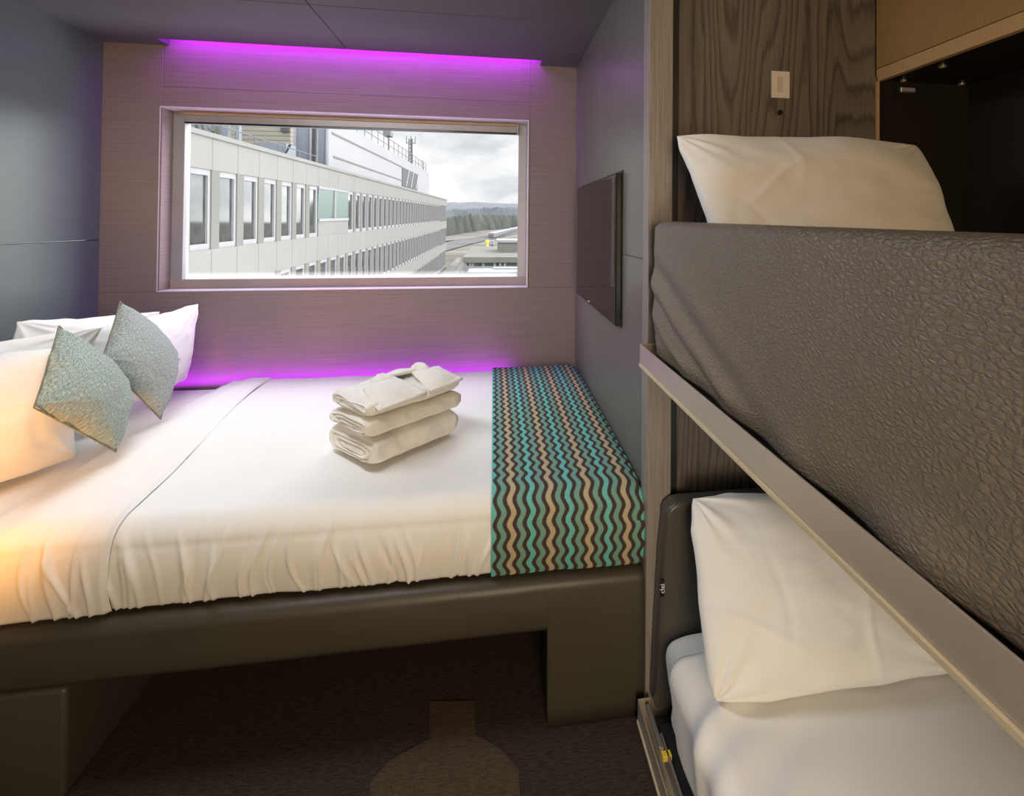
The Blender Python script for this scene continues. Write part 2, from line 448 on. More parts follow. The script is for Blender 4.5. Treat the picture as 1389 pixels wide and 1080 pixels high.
# ------------------------------------------------------------------ television
tv = thing('television', 'slim black flat screen television mounted on grey leather wall', 'television', (RX, 2.1, 1.04))
ty0, ty1, tz0, tz1 = 1.700, 2.512, 1.040, 1.572
child('casing', B((RX-.024, RX-.001, ty0, ty1, tz0, tz1)), 'tv_black', tv, bevel=.004)
child('screen', B((RX-.0265, RX-.0235, ty0+.012, ty1-.012, tz0+.022, tz1-.012)), 'tv_screen', tv, label='glossy dark screen')
child('indicator', B((RX-.0268, RX-.0238, 2.17, 2.19, tz0+.009, tz0+.013)), 'label_white', tv)
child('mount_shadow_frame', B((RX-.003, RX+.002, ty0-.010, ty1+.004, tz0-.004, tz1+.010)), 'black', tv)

# ------------------------------------------------------------------ double bed
bed = thing('double_bed', 'double bed with brown leather frame standing under the window', 'bed', (-.7, 2.0, 0))
def front_rail():
    # rounded upholstered beam along the front: section in (y,z) swept along x with gentle puffiness
    sec = []
    y0, y1, z0, z1, r = FY-.012, FY+.11, .271, .409, .035
    for k in range(9): a = PI/2*k/8; sec.append((y0 + r*(1-math.sin(a)), z1 - r*(1-math.cos(a))))
    for k in range(1, 8): sec.append((y0 - .004*math.sin(PI*k/8), z1 - r - (z1-r-z0)*k/8))
    sec.append((y0+.004, z0))
    bm = bmesh.new(); n = 120; rows = []
    full = [(y1, z1)] + sec + [(y1, z0)]
    xs_ = sorted([LX+.003 + (RX-.009-LX)*i/n for i in range(n+1)] + [.1595, .1616])
    n = len(xs_)-1
    for i in range(n+1):
        x = xs_[i]
        row = []
        for (y, z) in full:
            if x > .1605: z = z0 - (z0-z) if z > .36 else .36 - (.36-z)*(.356/(.36-z0))
            w = .0025*fbm((x*3, y*10, z*10), 1)
            row.append(bm.verts.new((x, y + (w if y < y1-.01 else 0), z + (.006*smooth01(x, -.9, -1.4) if z > .37 else 0))))
        rows.append(row)
    for i in range(n):
        for j in range(len(full)-1): bm.faces.new((rows[i][j], rows[i][j+1], rows[i+1][j+1], rows[i+1][j]))
    for r_ in (rows[0], rows[-1]): bm.faces.new(r_)
    for i in range(n): bm.faces.new((rows[i][0], rows[i+1][0], rows[i+1][-1], rows[i][-1]))
    bmesh.ops.recalc_face_normals(bm, faces=bm.faces)
    return bm
child('front_rail', front_rail(), 'leather_bed', bed, smooth=True)
child('base_block', B((LX+.004, -1.003, FY-.0155, 2.64, 0.004, .269)), 'leather_bed', bed, bevel=.012, seg=3)
child('platform', B((LX+.004, RX-.006, FY+.11, 2.68, .30, .40)), 'black', bed)
child('rear_panel', B((-1.0, RX-.006, 2.60, 2.66, .004, .30)), 'black', bed)

TOPZ, FRY, BKY = .622, 1.425, 2.655
# profile of bedclothes over the mattress: t in metres of arc from the back edge forward then down
def profile(s, lift=0.0, R=.06, drop=.412, bulge=.012):
    L1 = BKY - (FRY + R) ; La = R*PI/2
    z = TOPZ + lift
    if s < L1:
        y = BKY - s
        e_ = min(1, s/.05)
        zz = z + .012*math.sin(PI*min(1, s/L1)) - .02*(1-e_)**2
        return Vector((0, y, zz)), Vector((0, 0, 1))
    if s < L1 + La:
        a = (s-L1)/R
        return Vector((0, FRY+R-lift*0 - math.sin(a)*(R+lift), z-R + (math.cos(a))*R)), Vector((0, -math.sin(a), math.cos(a)))
    q = s - L1 - La
    Lv = z - R - drop
    f_ = min(1, q/Lv)
    return Vector((0, FRY - lift - bulge*math.sin(PI*min(1, f_*.95+.05)) + .012*f_*f_, z - R - q)), Vector((0, -1, 0))
def plen(lift=0, R=.06, drop=.412): return BKY-(FRY+R) + R*PI/2 + (TOPZ+lift-R-drop)

# mattress with its fitted sheet
def mattress():
    def f(a, b):
        x = LX+.02 + (RX-.03-LX-.02)*a
        s = plen(-.03)*b
        p, n = profile(s, -.03)
        return (x, max(p.y, FRY+.026), p.z + .003*fbm((x, p.y, p.z), 5))
    bm = grid_mesh(60, 60, f)
    box(bm, LX+.02, RX-.03, FRY+.05, BKY-.01, .412, .54)
    return bm
child('mattress', mattress(), 'sheet', bed, smooth=True, label='mattress under a white fitted sheet')

def creases(n, x0, x1, seed):
    rnd = random.Random(seed)
    return [(rnd.uniform(x0, x1), rnd.uniform(-.16, .16), rnd.uniform(.003, .0075), rnd.uniform(.0025, .008)*rnd.choice((1, 1, -.7)), rnd.uniform(.0, .55)) for _ in range(n)]
def crease(x, q, cs):
    """q: 0 at the top of the front face, 1 at its hem"""
    h = 0
    for (xi, sl, w, am, st) in cs:
        d = (x - xi - sl*(q-.5)*.4 - .012*math.sin(q*5+xi*9))
        ww = w*(.8 + .9*(1-q))
        h += am*math.exp(-(d/ww)**2)*smooth01(q, st-.15, st+.35)
    return h
L1 = BKY-(FRY+.06)
def bandR_x(y): # right edge of the folded band on the bed (from the photograph's line)
    return -.925 - .125*smooth01(y, 1.43, 2.6) - .005
def cloth_sheet(xa, xb, nx, nt, lift, cs, seed, hang=.0, uv=None, edge=.0, drop=.412, puff=.006, jag=.002):
    tot = plen(lift, drop=drop)
    def f(a, b):
        s = tot*b
        p, n = profile(s, lift, drop=drop)
        X0 = xa(p.y) if callable(xa) else xa
        X1 = xb(p.y) if callable(xb) else xb
        x = X0 + (X1-X0)*a
        q = (s - L1 - .02)/(tot - L1 - .02)
        d = puff*fbm((x*2.2+seed, s*2.2, seed), 1.0, 2) + .0016*fbm((x*9, s*4, seed), 1, 3)
        if q > 0: d += crease(x, q, cs) + .006*q*fbm((x*6, 0, seed), 1, 2)
        # round the long edges down
        ed = min(a, 1-a)*abs(X1-X0)
        if edge: d -= edge*(1-smooth01(ed, 0, .012))
        z = p.z + n.z*d
        y = p.y + n.y*d
        if b > .97: z += jag*fbm((x*14, seed, 0), 1, 2)
        return (x, y, max(z, .4195))
    return grid_mesh(nx, nt, f, uv)
duvet = thing('duvet', 'white duvet spread over the double bed with its head end folded back', 'duvet', (-.3, 2.0, .62))
cs = creases(46, -1.0, .05, 3)
child('cover', cloth_sheet(lambda y: bandR_x(y)-.16, lambda y: .426, 460, 190, .006, cs, 2.3), 'white', duvet, smooth=True)
cs2 = creases(20, -1.6, -.95, 11)
fe = cloth_sheet(lambda y: -1.272 - .28*(1-smooth01(y, 1.36, 1.54)), bandR_x, 200, 190, .020, cs2, 5.1, edge=.010)
for v_ in fe.verts:
    if v_.co.z > .56: v_.co.z -= .030*(1-smooth01(v_.co.x, -1.275, -1.12))
child('folded_edge', fe, 'white', duvet, smooth=True, label='folded back top band')

# runner
rx0, rx1 = .004, .436
rt = plen(.019, drop=.418)
rb = cloth_sheet(rx0, rx1, 160, 260, .019, [], 2.3, drop=.418, puff=.006, jag=0,
                 uv=lambda a, b: ((rx1-rx0)*a, rt*b))
for v_ in rb.verts:
    if v_.co.x > .37:
        k_ = (v_.co.x-.37)/.054
        v_.co.z -= .010*k_*k_ if v_.co.z > .55 else 0
rn = obj('bed_runner', rb, 'runner', smooth=True)
so = rn.modifiers.new('thickness', 'SOLIDIFY'); so.thickness = .004; so.offset = -1
tag(rn, 'bed runner with wavy mint, tan and dark brown stripes across the bed foot', 'bed runner')

# ------------------------------------------------------------------ pillows and cushions (four corners, bulging faces)
def pillow_mesh(TL, TR, BR, BL, thick, n=60, pinch=.045, wr=.006, seed=1, ex=.5, front_bias=.5, corner=.0, sag=0, blunt=.035, nf=7, fl=.010):
    TL, TR, BR, BL = map(Vector, (TL, TR, BR, BL))
    nrm = ((TR-BL).cross(TL-BR)).normalized()
    W = ((TR-TL).length + (BR-BL).length)/2; Hh = ((TL-BL).length + (TR-BR).length)/2
    bm = bmesh.new(); lay = bm.loops.layers.uv.new('UVMap')
    def pt(u, v, side):
        # u,v in [-1,1]; pinched sides, blunted floppy corners
        c4 = (u*u*v*v)**2.2
        uu = u*(1 - pinch*(1-v*v)*abs(u)**2 - blunt*c4); vv = v*(1 - pinch*1.2*(1-u*u)*abs(v)**2 - blunt*1.1*c4)
        a, b = (uu+1)/2, (vv+1)/2
        p = BL*(1-a)*(1-b) + BR*a*(1-b) + TR*a*b + TL*(1-a)*b
        prof = (max(0, 1-u**2)*max(0, 1-v**2))**ex
        prof = prof*(1-.12*abs(u*v))
        h = thick*prof*(front_bias if side > 0 else 1-front_bias)
        edge = min(1, prof*2.5)
        wv = wr*edge*(.8*fbm((u*1.7+seed, v*1.7, seed+side), 1.1, 3))
        # soft tension folds
        for k in range(nf):
            a0 = math.sin(seed*12.9+k*4.1)*3.1; o0 = math.sin(seed*3.7+k*7.3)*.75
            dx_, dy_ = math.cos(a0), math.sin(a0)
            q = u*dx_ + v*dy_ - o0 + .10*math.sin(3*(u*dy_-v*dx_)+k); l_ = (-u*dy_ + v*dx_) - math.sin(k*5.1+seed)*.5
            wv += wr*.55*edge*math.exp(-(q/.030)**2)*math.exp(-(l_/.45)**2)*(1 if k % 3 else -.7)
        # radial creases out of the corners
        for (cu, cv) in ((-1,-1),(1,-1),(1,1),(-1,1)):
            du, dv = u-cu, v-cv; r_ = math.hypot(du, dv)+1e-6
            ang = math.atan2(dv, du)
            wv += wr*.75*math.sin(ang*13+seed*cu+2*math.sin(ang*5+seed))*math.exp(-(r_/.5)**2)*min(1, prof*3)
        ew = (1-edge)*.006*fbm((u*3+seed, v*3, 2*seed), 1, 2)
        p = p + (BL-TL).normalized()*ew + (BR-BL).normalized()*ew*.8
        off = nrm*(1.0*fl*(fbm((u*1.3+seed, v*1.3, 7), 1, 2)))
        return p + off + nrm*(side*h + wv*(1 if side > 0 else -.4)) - Vector((0,0,sag*prof))
    F = [[None]*(n+1) for _ in range(n+1)]; K = [[None]*(n+1) for _ in range(n+1)]
    def par(i): # denser near borders
        t_ = i/n*2-1; return math.sin(t_*PI/2)*.6 + t_*.4
    for i in range(n+1):
        for j in range(n+1):
            u, v = par(i), par(j)
            F[i][j] = bm.verts.new(pt(u, v, 1))
            K[i][j] = F[i][j] if i in (0, n) or j in (0, n) else bm.verts.new(pt(u, v, -1))
    for i in range(n):
        for j in range(n):
            q = ((i,j),(i+1,j),(i+1,j+1),(i,j+1))
            f = bm.faces.new([F[a][b] for a, b in q])
            for lp, (a, b) in zip(f.loops, q): lp[lay].uv = ((par(a)+1)/2*W, (par(b)+1)/2*Hh)
            q2 = q[::-1]
            try:
                f = bm.faces.new([K[a][b] for a, b in q2])
                for lp, (a, b) in zip(f.loops, q2): lp[lay].uv = ((par(a)+1)/2*W, (par(b)+1)/2*Hh)
            except ValueError: pass
    return bm
def pillow(label, corners, thick, cat='pillow', name='pillow', group=None, mat='white', **kw):
    o = obj(name, pillow_mesh(*corners, thick, **kw), mat, smooth=True)
    return tag(o, label, cat, group)
V = Vector
GP = 'white pillows at the head of the double bed'
def lean_pillow(label, bfar, dirn, w, h, back, thick, seed, **kw):
    """bfar: far bottom corner, dirn: horizontal direction towards the camera end, back: horizontal lean"""
    bfar = V(bfar); d_ = V((dirn[0], dirn[1], 0)).normalized(); nn = V((-d_.y, d_.x, 0))
    if nn.x < 0: nn = -nn
    up = (V((0,0,1)) - nn*back).normalized()
    BRc = bfar; BLc = bfar + d_*w; TRc = BRc + up*h; TLc = BLc + up*h
    dT = kw.pop('dT', None); dTL = kw.pop('dTL', None)
    if dT is not None: TRc = V(dT)
    if dTL is not None: TLc = V(dTL)
    return pillow(label, (TLc, TRc, BRc, BLc), thick, seed=seed, group=GP, **kw)
# far pair
lean_pillow('white pillow lit purple at window end of the bed head, front one of its pair', (-1.385,2.555,.655), (-.12,-1), .56, .36, .12, .13, 4,
            dT=onY(270,410,2.58), dTL=(-1.49,1.99,.985), wr=.007, pinch=.05, front_bias=.62)
lean_pillow('pale pink lit pillow at window end of bed, back one against the grey wall', (-1.62,2.58,.655), (-.10,-1), .58, .34, .1, .10, 8,
            dT=onY(219,421,2.59), dTL=onX(19,434,-1.70), wr=.008, pinch=.05, front_bias=.6)
# near pair
pB, pN = onZ(108, 622, .612), onZ(0, 656, .612)
lean_pillow('orange lit white pillow nearest the camera, at the left edge of the bed', tuple(pB), (pN.x-pB.x, pN.y-pB.y), .60, .40, .22, .20, 15,
            dT=onY(92,466,1.84), wr=.006, pinch=.03, front_bias=.72)
lean_pillow('white pillow with peach corner standing behind the orange lit pillow', (-1.49,1.965,.655), (-.60,-.80), .56, .36, .18, .10, 21,
            dT=onY(146,440,2.05), dTL=V((-1.80,1.52,1.02)), wr=.007, pinch=.04, front_bias=.55)
def cushion(label, px, Ys, thick, mat, seed):
    c = [onY(x, y, Y) for (x, y), Y in zip(px, Ys)]
    o = thing('cushion', label, 'cushion', tuple(sum(c, V((0,0,0)))/4), 'knitted scatter cushions on the double bed')
    # corners T, R, B, L -> TL, TR, BR, BL
    child('cover', pillow_mesh(c[0], c[1], c[2], c[3], thick, n=50, pinch=.02, wr=.007, seed=seed, ex=.48, front_bias=.72, blunt=.03, nf=4, fl=0), mat, o, smooth=True)
    # piping round the seam
    bm = bmesh.new(); ring = []
    cc = [V(q) for q in c]
    loop = []
    for k in range(4):
        a, b = cc[k], cc[(k+1)%4]
        mid = (cc[0]+cc[1]+cc[2]+cc[3])/4
        for i in range(14):
            t_ = i/14; p_ = a.lerp(b, t_); p_ = p_ + (mid-p_)*(.02*4*t_*(1-t_)*.9)
            loop.append(p_)
    for i in range(len(loop)): cyl(bm, loop[i], loop[(i+1)%len(loop)], .0022, 6)
    child('piping', bm, 'piping', o, smooth=True, label='olive piping along the seam')
    return o
cushion('green grey knitted cushion balanced on a corner in front of the orange lit pillow', [(80,442),(167,532),(157,613),(46,553)], (1.79,1.945,1.72,1.53), .115, 'knit', 3)
cushion('grey knitted cushion balanced on a corner nearer the window wall', [(163,409),(240,484),(218,569),(138,488)], (2.165,2.335,2.065,1.885), .11, 'knit2', 9)

# ------------------------------------------------------------------ towels
tb = .648
TC = onZ(505, 637, tb); TC.z = 0
TU = onZ(447, 605, tb) - onZ(505, 637, tb); TV_ = onZ(639, 596, tb) - onZ(505, 637, tb)
tU = TU.normalized(); tV = (TV_ - tU*TV_.dot(tU)).normalized()
def towel_mesh(lu, lv, h, z0, off, seed, droop=0):
    """folded towel: soft slab swept along v; its v ends show the folded layers"""
    bm = bmesh.new(); n, m = 80, 64
    org = TC + tU*off[0] + tV*off[1]
    rows = []
    for i in range(n+1):
        b = i/n
        b = b - .6*math.sin(2*PI*b)/(2*PI)            # denser at the ends
        eb = min(b, 1-b)*lv
        k = math.sqrt(max(0, 1 - (1-min(1, eb/.020))**2))
        row = []
        for j in range(m):
            th = 2*PI*j/m; ce, se = math.cos(th), math.sin(th)
            x = (abs(ce)**.30)*(1 if ce > 0 else -1)*lu/2*(.965+.035*k)
            z = (abs(se)**.42)*(1 if se > 0 else -1)*h/2*(.70+.30*k)
            v = b*lv
            p = org + tU*(lu/2 + x) + tV*v
            w = .010*fbm((p.x*11+seed, p.y*11, z*16+seed), 1, 3)
            top = .012*fbm((p.x*7+seed*2, p.y*7, seed), 1, 2)
            top = min(0, top - .004)
            zz = z0 + h/2 + z + (top if se > 0 else 0)
            p = p + tU*(w*abs(ce)*(1 if ce > 0 else -1)) + tV*(w*.8*(1-k))
            row.append(bm.verts.new((p.x, p.y, max(zz, z0+.0005))))
        rows.append(row)
    for i in range(n):
        for j in range(m): bm.faces.new((rows[i][j], rows[i][(j+1)%m], rows[i+1][(j+1)%m], rows[i+1][j]))
    # folded ends: rounded layers with grooves between
    for r_, s_ in ((rows[0], -1), (rows[-1], 1)):
        c_ = sum((v_.co for v_ in r_), V((0,0,0)))/m
        c_ = c_ - tU*lu*.08 + V((0,0,-h*.10))
        prev = r_
        for q_, inn in ((.93, .006), (.84, .007), (.76, .003), (.71, -.010), (.66, .003), (.56, .007), (.45, .006), (.39, .001), (.34, -.010), (.29, .002), (.18, .005), (.08, .004)):
            cur = []
            for v_ in r_:
                d_ = v_.co - c_
                lat = d_ - V((0,0,d_.z))
                ql = 1-(1-q_)*.55 if q_ > .3 else q_*2.0
                wob = .004*fbm((v_.co.x*12, v_.co.y*12, q_*9+seed), 1, 2)
                cur.append(bm.verts.new(c_ + lat*min(.985, ql) + V((0,0,d_.z*q_ + wob)) + tV*(s_*(inn+.004))))
            for j in range(m): bm.faces.new((prev[j], prev[(j+1)%m], cur[(j+1)%m], cur[j]))
            prev = cur
        bm.faces.new(prev)
    bmesh.ops.recalc_face_normals(bm, faces=bm.faces)
    return bm
GT = 'folded white towels stacked on the double bed'
kU, kV = TU.length/.262, TV_.length/.335
def towel(label, lu, lv, h, z0, off, seed):
    return tag(obj('folded_towel', towel_mesh(lu, lv, h, z0, off, seed), 'terry', smooth=True), label, 'towel', GT)
towel('folded white towel at the bottom of the stack on the double bed', .262*kU, .325*kV, .086, tb, (0, .004), 1)
towel('folded white towel in the middle of the stack on the double bed', .240*kU, .345*kV, .062, tb+.0865, (.006, -.004), 6)
top = thing('folded_towel', 'folded white towel on top of the stack with flaps and knotted peaks', 'towel', tuple(TC+V((0,0,tb+.158))), GT)
child('fold', towel_mesh(.225*kU, .335*kV, .050, tb+.149, (.008, -.002), 12), 'terry', top, smooth=True)
def flap(pts, th, seed):
    """soft cloth flap: quad patch of four corners (u,v,z over the stack) with sag"""
    P_ = [TC + tU*p[0]*kU + tV*p[1]*kV + V((0,0,p[2])) for p in pts]
    def f(a, b):
        p = P_[0]*(1-a)*(1-b)+P_[1]*a*(1-b)+P_[2]*a*b+P_[3]*(1-a)*b
        hump = math.sin(PI*a)*math.sin(PI*b)
        return p + V((0,0,th*hump + .004*fbm((p.x*16+seed, p.y*16, seed), 1, 3)))
    return grid_mesh(24, 24, f)
zt_ = tb + .190
# cloth flaps drawn back from the middle of the top towel, their hems hanging over its edges
for i, (pts_, th) in enumerate((
        ([(-.012,.010,zt_-.022), (-.012,.185,zt_-.012), (.135,.150,zt_+.022), (.120,.035,zt_+.012)], .016),
        ([(-.012,.205,zt_-.014), (-.004,.345,zt_-.008), (.130,.340,zt_+.012), (.130,.225,zt_+.020)], .018),
        ([(.235,.002,zt_-.020), (.020,-.014,zt_-.026), (.105,.095,zt_+.018), (.195,.105,zt_+.010)], .012),
        ([(.235,.335,zt_-.012), (.240,.085,zt_-.014), (.150,.115,zt_+.018), (.140,.280,zt_+.022)], .014))):
    o = child('flap', flap(pts_, th, i*3.1), 'terry', top, smooth=True)
    s_ = o.modifiers.new('thickness', 'SOLIDIFY'); s_.thickness = .010; s_.offset = 1
def knot(c, r, seed):
    bm = bmesh.new(); bmesh.ops.create_icosphere(bm, subdivisions=4, radius=1)
    base = TC + tU*c[0]*kU + tV*c[1]*kV
    for v_ in bm.verts:
        d_ = v_.co.copy()
        k = 1 + .28*fbm(d_*1.3+V((seed,)*3), 1, 3)
        v_.co = base + tU*(d_.x*r[0]*k) + tV*(d_.y*r[1]*k) + V((0,0,c[2] + d_.z*r[2]*k))
    return bm
child('peak', knot((.150,.125,zt_+.014), (.040,.036,.026), 2), 'terry', top, smooth=True)
child('peak', knot((.145,.275,zt_+.018), (.040,.032,.026), 7), 'terry', top, smooth=True)

# ------------------------------------------------------------------ upper bunk
ub = thing('upper_bunk', 'fold down upper bunk with grained leather guard panel and metal rail', 'bunk bed', (.8, .4, 1.0))
BY0, BY1 = -.75, 1.353
def rail_bm(x, z0, z1, y0, y1, depth=.034):
    w = .003
    return B((x, x+w, y0, y1, z0, z1), (x+w, x+depth, y0, y1, z0, z0+w), (x+w, x+depth, y1-w, y1, z0+w, z1))
child('side_rail', rail_bm(.407, 1.011, 1.063, BY0, BY1, .045), 'rail', ub, bevel=.0008)
child('rail_lip', B((.4035, .42, BY0, BY1-.001, 1.0005, 1.0105)), 'rail_edge', ub, bevel=.002, label='pale edge strip under the rail')
child('bunk_base', B((.452, 1.17, BY0, BY1-.01, 1.012, 1.055)), 'black', ub)
def guard():
    # leather panel: section (outer face) with rounded top; folds spread from the lower far corner
    n, m = 260, 150
    y0, y1 = BY0, 1.318
    th = .052
    xo = .432
    def outline(b):  # b 0 bottom outer -> over the top -> 1 bottom inner
        return b
    bm = bmesh.new(); rows = []
    z_b, z_t, r = 1.052, 1.404, .022
    Lh = z_t - r - z_b; La = PI*r/2; flat = th-2*r
    tot = 2*Lh + 2*La + flat
    for i in range(n+1):
        a = i/n; y = y0 + (y1-y0)*a
        row = []
        ed = (y1-y)
        rnd = 1 - math.sqrt(max(0, 1-(1-min(1, ed/.022))**2))
        for j in range(m+1):
            s = tot*j/m
            if s < Lh: x, z, nx, nz = xo, z_b+s, -1, 0
            elif s < Lh+La: q = (s-Lh)/r; x, z, nx, nz = xo+r-r*math.cos(q), z_t-r+r*math.sin(q), -math.cos(q), math.sin(q)
            elif s < Lh+La+flat: x, z, nx, nz = xo+r+(s-Lh-La), z_t, 0, 1
            elif s < Lh+2*La+flat: q = (s-Lh-La-flat)/r; x, z, nx, nz = xo+th-r+r*math.sin(q), z_t-r+r*math.cos(q), math.sin(q), math.cos(q)
            else: x, z, nx, nz = xo+th, z_t-r-(s-Lh-2*La-flat), 1, 0
            # soften: pull to the middle at the far end
            x = x + (xo+th/2-x)*rnd*.9
            # far end shape: leans in towards the bottom
            yy = y
            z -= .012*max(0, 1.3-y)*smooth01(z, 1.06, 1.30)
            if a > .9:
                k = (a-.9)/.1
                yy = y - .022*k*smooth01(z_t-z, .18, .40) - .026*k*smooth01(z, 1.385, 1.404)*1.0
            d = 0
            if nx < -.2:
                # slanting folds drawn from the far end down towards the rail
                c_ = (z-1.06) - .40*(y-.85) + .05*(y-1.0)**2 + .008*fbm((y*6, z*6, 2), 1, 2)
                env = smooth01(y, .62, 1.05)*(1-.5*smooth01(y, 1.27, 1.32))*smooth01(z, 1.055, 1.09)*(1-smooth01(z, 1.27, 1.36))
                for (cc_, ww_, am_) in ((-.085, .020, .008), (-.035, .014, -.005), (.005, .024, .011), (.055, .02, -.004), (.105, .034, .006)):
                    d += env*am_*math.exp(-((c_-cc_)/ww_)**2)
                d += .006*math.sin(PI*min(1, max(0, (z-z_b)/(z_t-z_b))))          # padding
                d += .0022*fbm((y*4, z*5, 3), 1, 3)
                low = 1-smooth01(z, 1.05, 1.13)
                d += low*(.004*math.sin(y*31)+.004*fbm((y*9, z*9, 1), 1, 2))
                dr = smooth01(.95-y, 0, .7)
                d += .006*low*dr
            row.append(bm.verts.new((x + nx*d, yy, z + nz*d*.3)))
        rows.append(row)
    for i in range(n):
        for j in range(m): bm.faces.new((rows[i][j], rows[i][j+1], rows[i+1][j+1], rows[i+1][j]))
        bm.faces.new((rows[i][m], rows[i][0], rows[i+1][0], rows[i+1][m]))
    bm.faces.new(rows[0]); bm.faces.new(rows[-1])
    bmesh.ops.recalc_face_normals(bm, faces=bm.faces)
    return bm
child('guard_panel', guard(), 'leather_guard', ub, smooth=True, label='grained brown leather guard panel')
child('mattress', B((.492, 1.165, BY0+.02, BY1-.03, 1.056, 1.235)), 'sheet', ub, bevel=.03, seg=4, label='white mattress')
pillow('white pillow on the upper bunk leaning against the dark wood board',
       (onY(911,180,1.30), onY(1247,194,1.28), V((1.185,1.09,1.27)), V((.540,1.10,1.27))), .15, n=90, pinch=.025, wr=.006, seed=31, ex=.42, nf=3)

# ------------------------------------------------------------------ lower bunk
lb = thing('lower_bunk', 'low pull out bunk with metal rail beside the double bed', 'bunk bed', (.8, .4, 0))
child('side_rail', rail_bm(.407, .034, .088, BY0, BY1, .036), 'rail', lb, bevel=.0008)
child('inner_rail', B((.440, .446, BY0, BY1-.09, .04, .080)), 'metal', lb, bevel=.001)
child('rail_lip', B((.4035, .42, BY0, BY1-.001, .024, .0335)), 'rail_edge', lb, bevel=.002, label='pale edge strip under the rail')
child('bunk_base', B((.45, 1.16, BY0, BY1-.05, .004, .06)), 'black', lb)
child('hinge_bar', B((.424, .436, 1.22, 1.335, .078, .088)), 'metal', lb, bevel=.002)
child('latch', B((.428, .452, 1.205, 1.222, .066, .080)), 'yellow', lb, bevel=.002, label='yellow plastic latch')
def low_mattress():
    # closed rounded slab with soft sides, section in (x,z) swept along y
    n, m = 120, 56
    x0, x1, z0, z1 = .460, 1.160, .062, .302
    y0, y1 = BY0+.03, 1.312
    bm = bmesh.new(); rows = []
    for i in range(n+1):
        y = y0 + (y1-y0)*i/n
        ed = min(1, (y1-y)/.045); k = math.sqrt(max(0, 1-(1-ed)**2))
        row = []
        for j in range(m):
            th = 2*PI*j/m; ce, se = math.cos(th), math.sin(th)
            x = (x0+x1)/2 + (abs(ce)**.22)*(1 if ce > 0 else -1)*(x1-x0)/2*(.955+.045*k)
            z = (z0+z1)/2 + (abs(se)**.30)*(1 if se > 0 else -1)*(z1-z0)/2*(.80+.20*k)
            w = .005*fbm((x*5, y*4, z*5), 1, 3)
            if ce < -.8: x += .028*smooth01(.302-z, .05, .24) - w
            row.append(bm.verts.new((x, y, z + (w if se > 0 else 0))))
        rows.append(row)
    for i in range(n):
        for j in range(m): bm.faces.new((rows[i][j], rows[i][(j+1)%m], rows[i+1][(j+1)%m], rows[i+1][j]))
    bm.faces.new(rows[0]); bm.faces.new(rows[-1])
    bmesh.ops.recalc_face_normals(bm, faces=bm.faces)
    return bm
child('mattress', low_mattress(), 'sheet', lb, smooth=True, label='mattress under a white sheet')
def low_duvet():
    # drapes over the mattress top and its outer side
    def f(a, b):
        y = (BY0+.02) + (1.205-BY0-.02)*a
        s = b*1.0
        R = .05; zt2 = .328; xl = .436
        Lt = 1.165-(xl+R); La = R*PI/2; Lv = .165
        tot = Lt+La+Lv; q = s*tot
        if q < Lt: p = V((1.165-q, y, zt2)); n_ = V((0,0,1))
        elif q < Lt+La: an = (q-Lt)/R; p = V((xl+R-R*math.sin(an), y, zt2-R+R*math.cos(an))); n_ = V((-math.sin(an), 0, math.cos(an)))
        else: g_ = q-Lt-La; p = V((xl+.12*g_, y, zt2-R-g_)); n_ = V((-1,0,0))
        d = .009*fbm((p.x*3.2, y*3.2, 4.7), 1, 2)
        # long soft wrinkles running from the front edge
        for (yc, sl, am, w) in ((1.02, .55, .014, .025), (.93, .45, .007, .03), (.80, .7, .012, .03), (.62, .3, .006, .03)):
            t_ = (y - yc - sl*(p.x-.45))
            d += am*math.exp(-(t_/w)**2)*smooth01(p.x, .80, .46)
        d += .004*math.exp(-((y-1.19)/.015)**2)
        if b > .75: d += .003*math.sin(y*42+3*math.sin(y*9))*smooth01(b, .75, .95)
        if a > .97: d -= .006*((a-.97)/.03)**2
        return p + n_*d
    return grid_mesh(170, 110, f)
ld = obj('duvet', low_duvet(), 'white', smooth=True)
s_ = ld.modifiers.new('thickness', 'SOLIDIFY'); s_.thickness = .004; s_.offset = -1
tag(ld, 'white duvet lying over the lower bunk beneath the metal rail', 'duvet')
pad = thing('end_pad', 'dark leather end pad with small tag standing at head of lower bunk', 'pad', (.8, 1.35, .08))
def pad_bm():
    pts = [(.446, .085), (.455, .30), (.466, .50), (.474, .575)]
    for k in range(1, 9): a = PI/2*k/8; pts.append((.474+.045*(1-math.cos(a)), .592+.042*math.sin(a)))
    pts += [(1.10, .634), (1.16, .60), (1.16, .085)]
    bm = bmesh.new(); prism(bm, pts, 'y', 1.318, 1.372); return bm
child('pad_body', pad_bm(), 'leather_pad', pad, bevel=.009, seg=4)
# tag: black loop with white lettering reading upward
tgp = V((.462, 1.312, .413))
child('tag', B((tgp.x-.006, tgp.x+.006, tgp.y, tgp.y+.003, tgp.z-.023, tgp.z+.023)), 'tv_black', pad, bevel=.001, label='small black tag with white lettering')
cu = bpy.data.curves.new('tag_text', 'FONT'); cu.body = 'clei'; cu.size = .019; cu.align_x = 'CENTER'; cu.align_y = 'CENTER'; cu.extrude = .0003
to = bpy.data.objects.new('tag_text', cu)
COL.objects.link(to); bpy.context.view_layer.update()
me_ = bpy.data.meshes.new_from_object(to.evaluated_get(bpy.context.evaluated_depsgraph_get()))
COL.objects.unlink(to); bpy.data.objects.remove(to)
me_.materials.clear(); me_.materials.append(M['label_white'])
tx = bpy.data.objects.new('lettering', me_); COL.objects.link(tx)
tx.matrix_world = Matrix.Translation((tgp.x, tgp.y-.0006, tgp.z)) @ Matrix.Rotation(-PI/2, 4, 'Y') @ Matrix.Rotation(PI/2, 4, 'X')
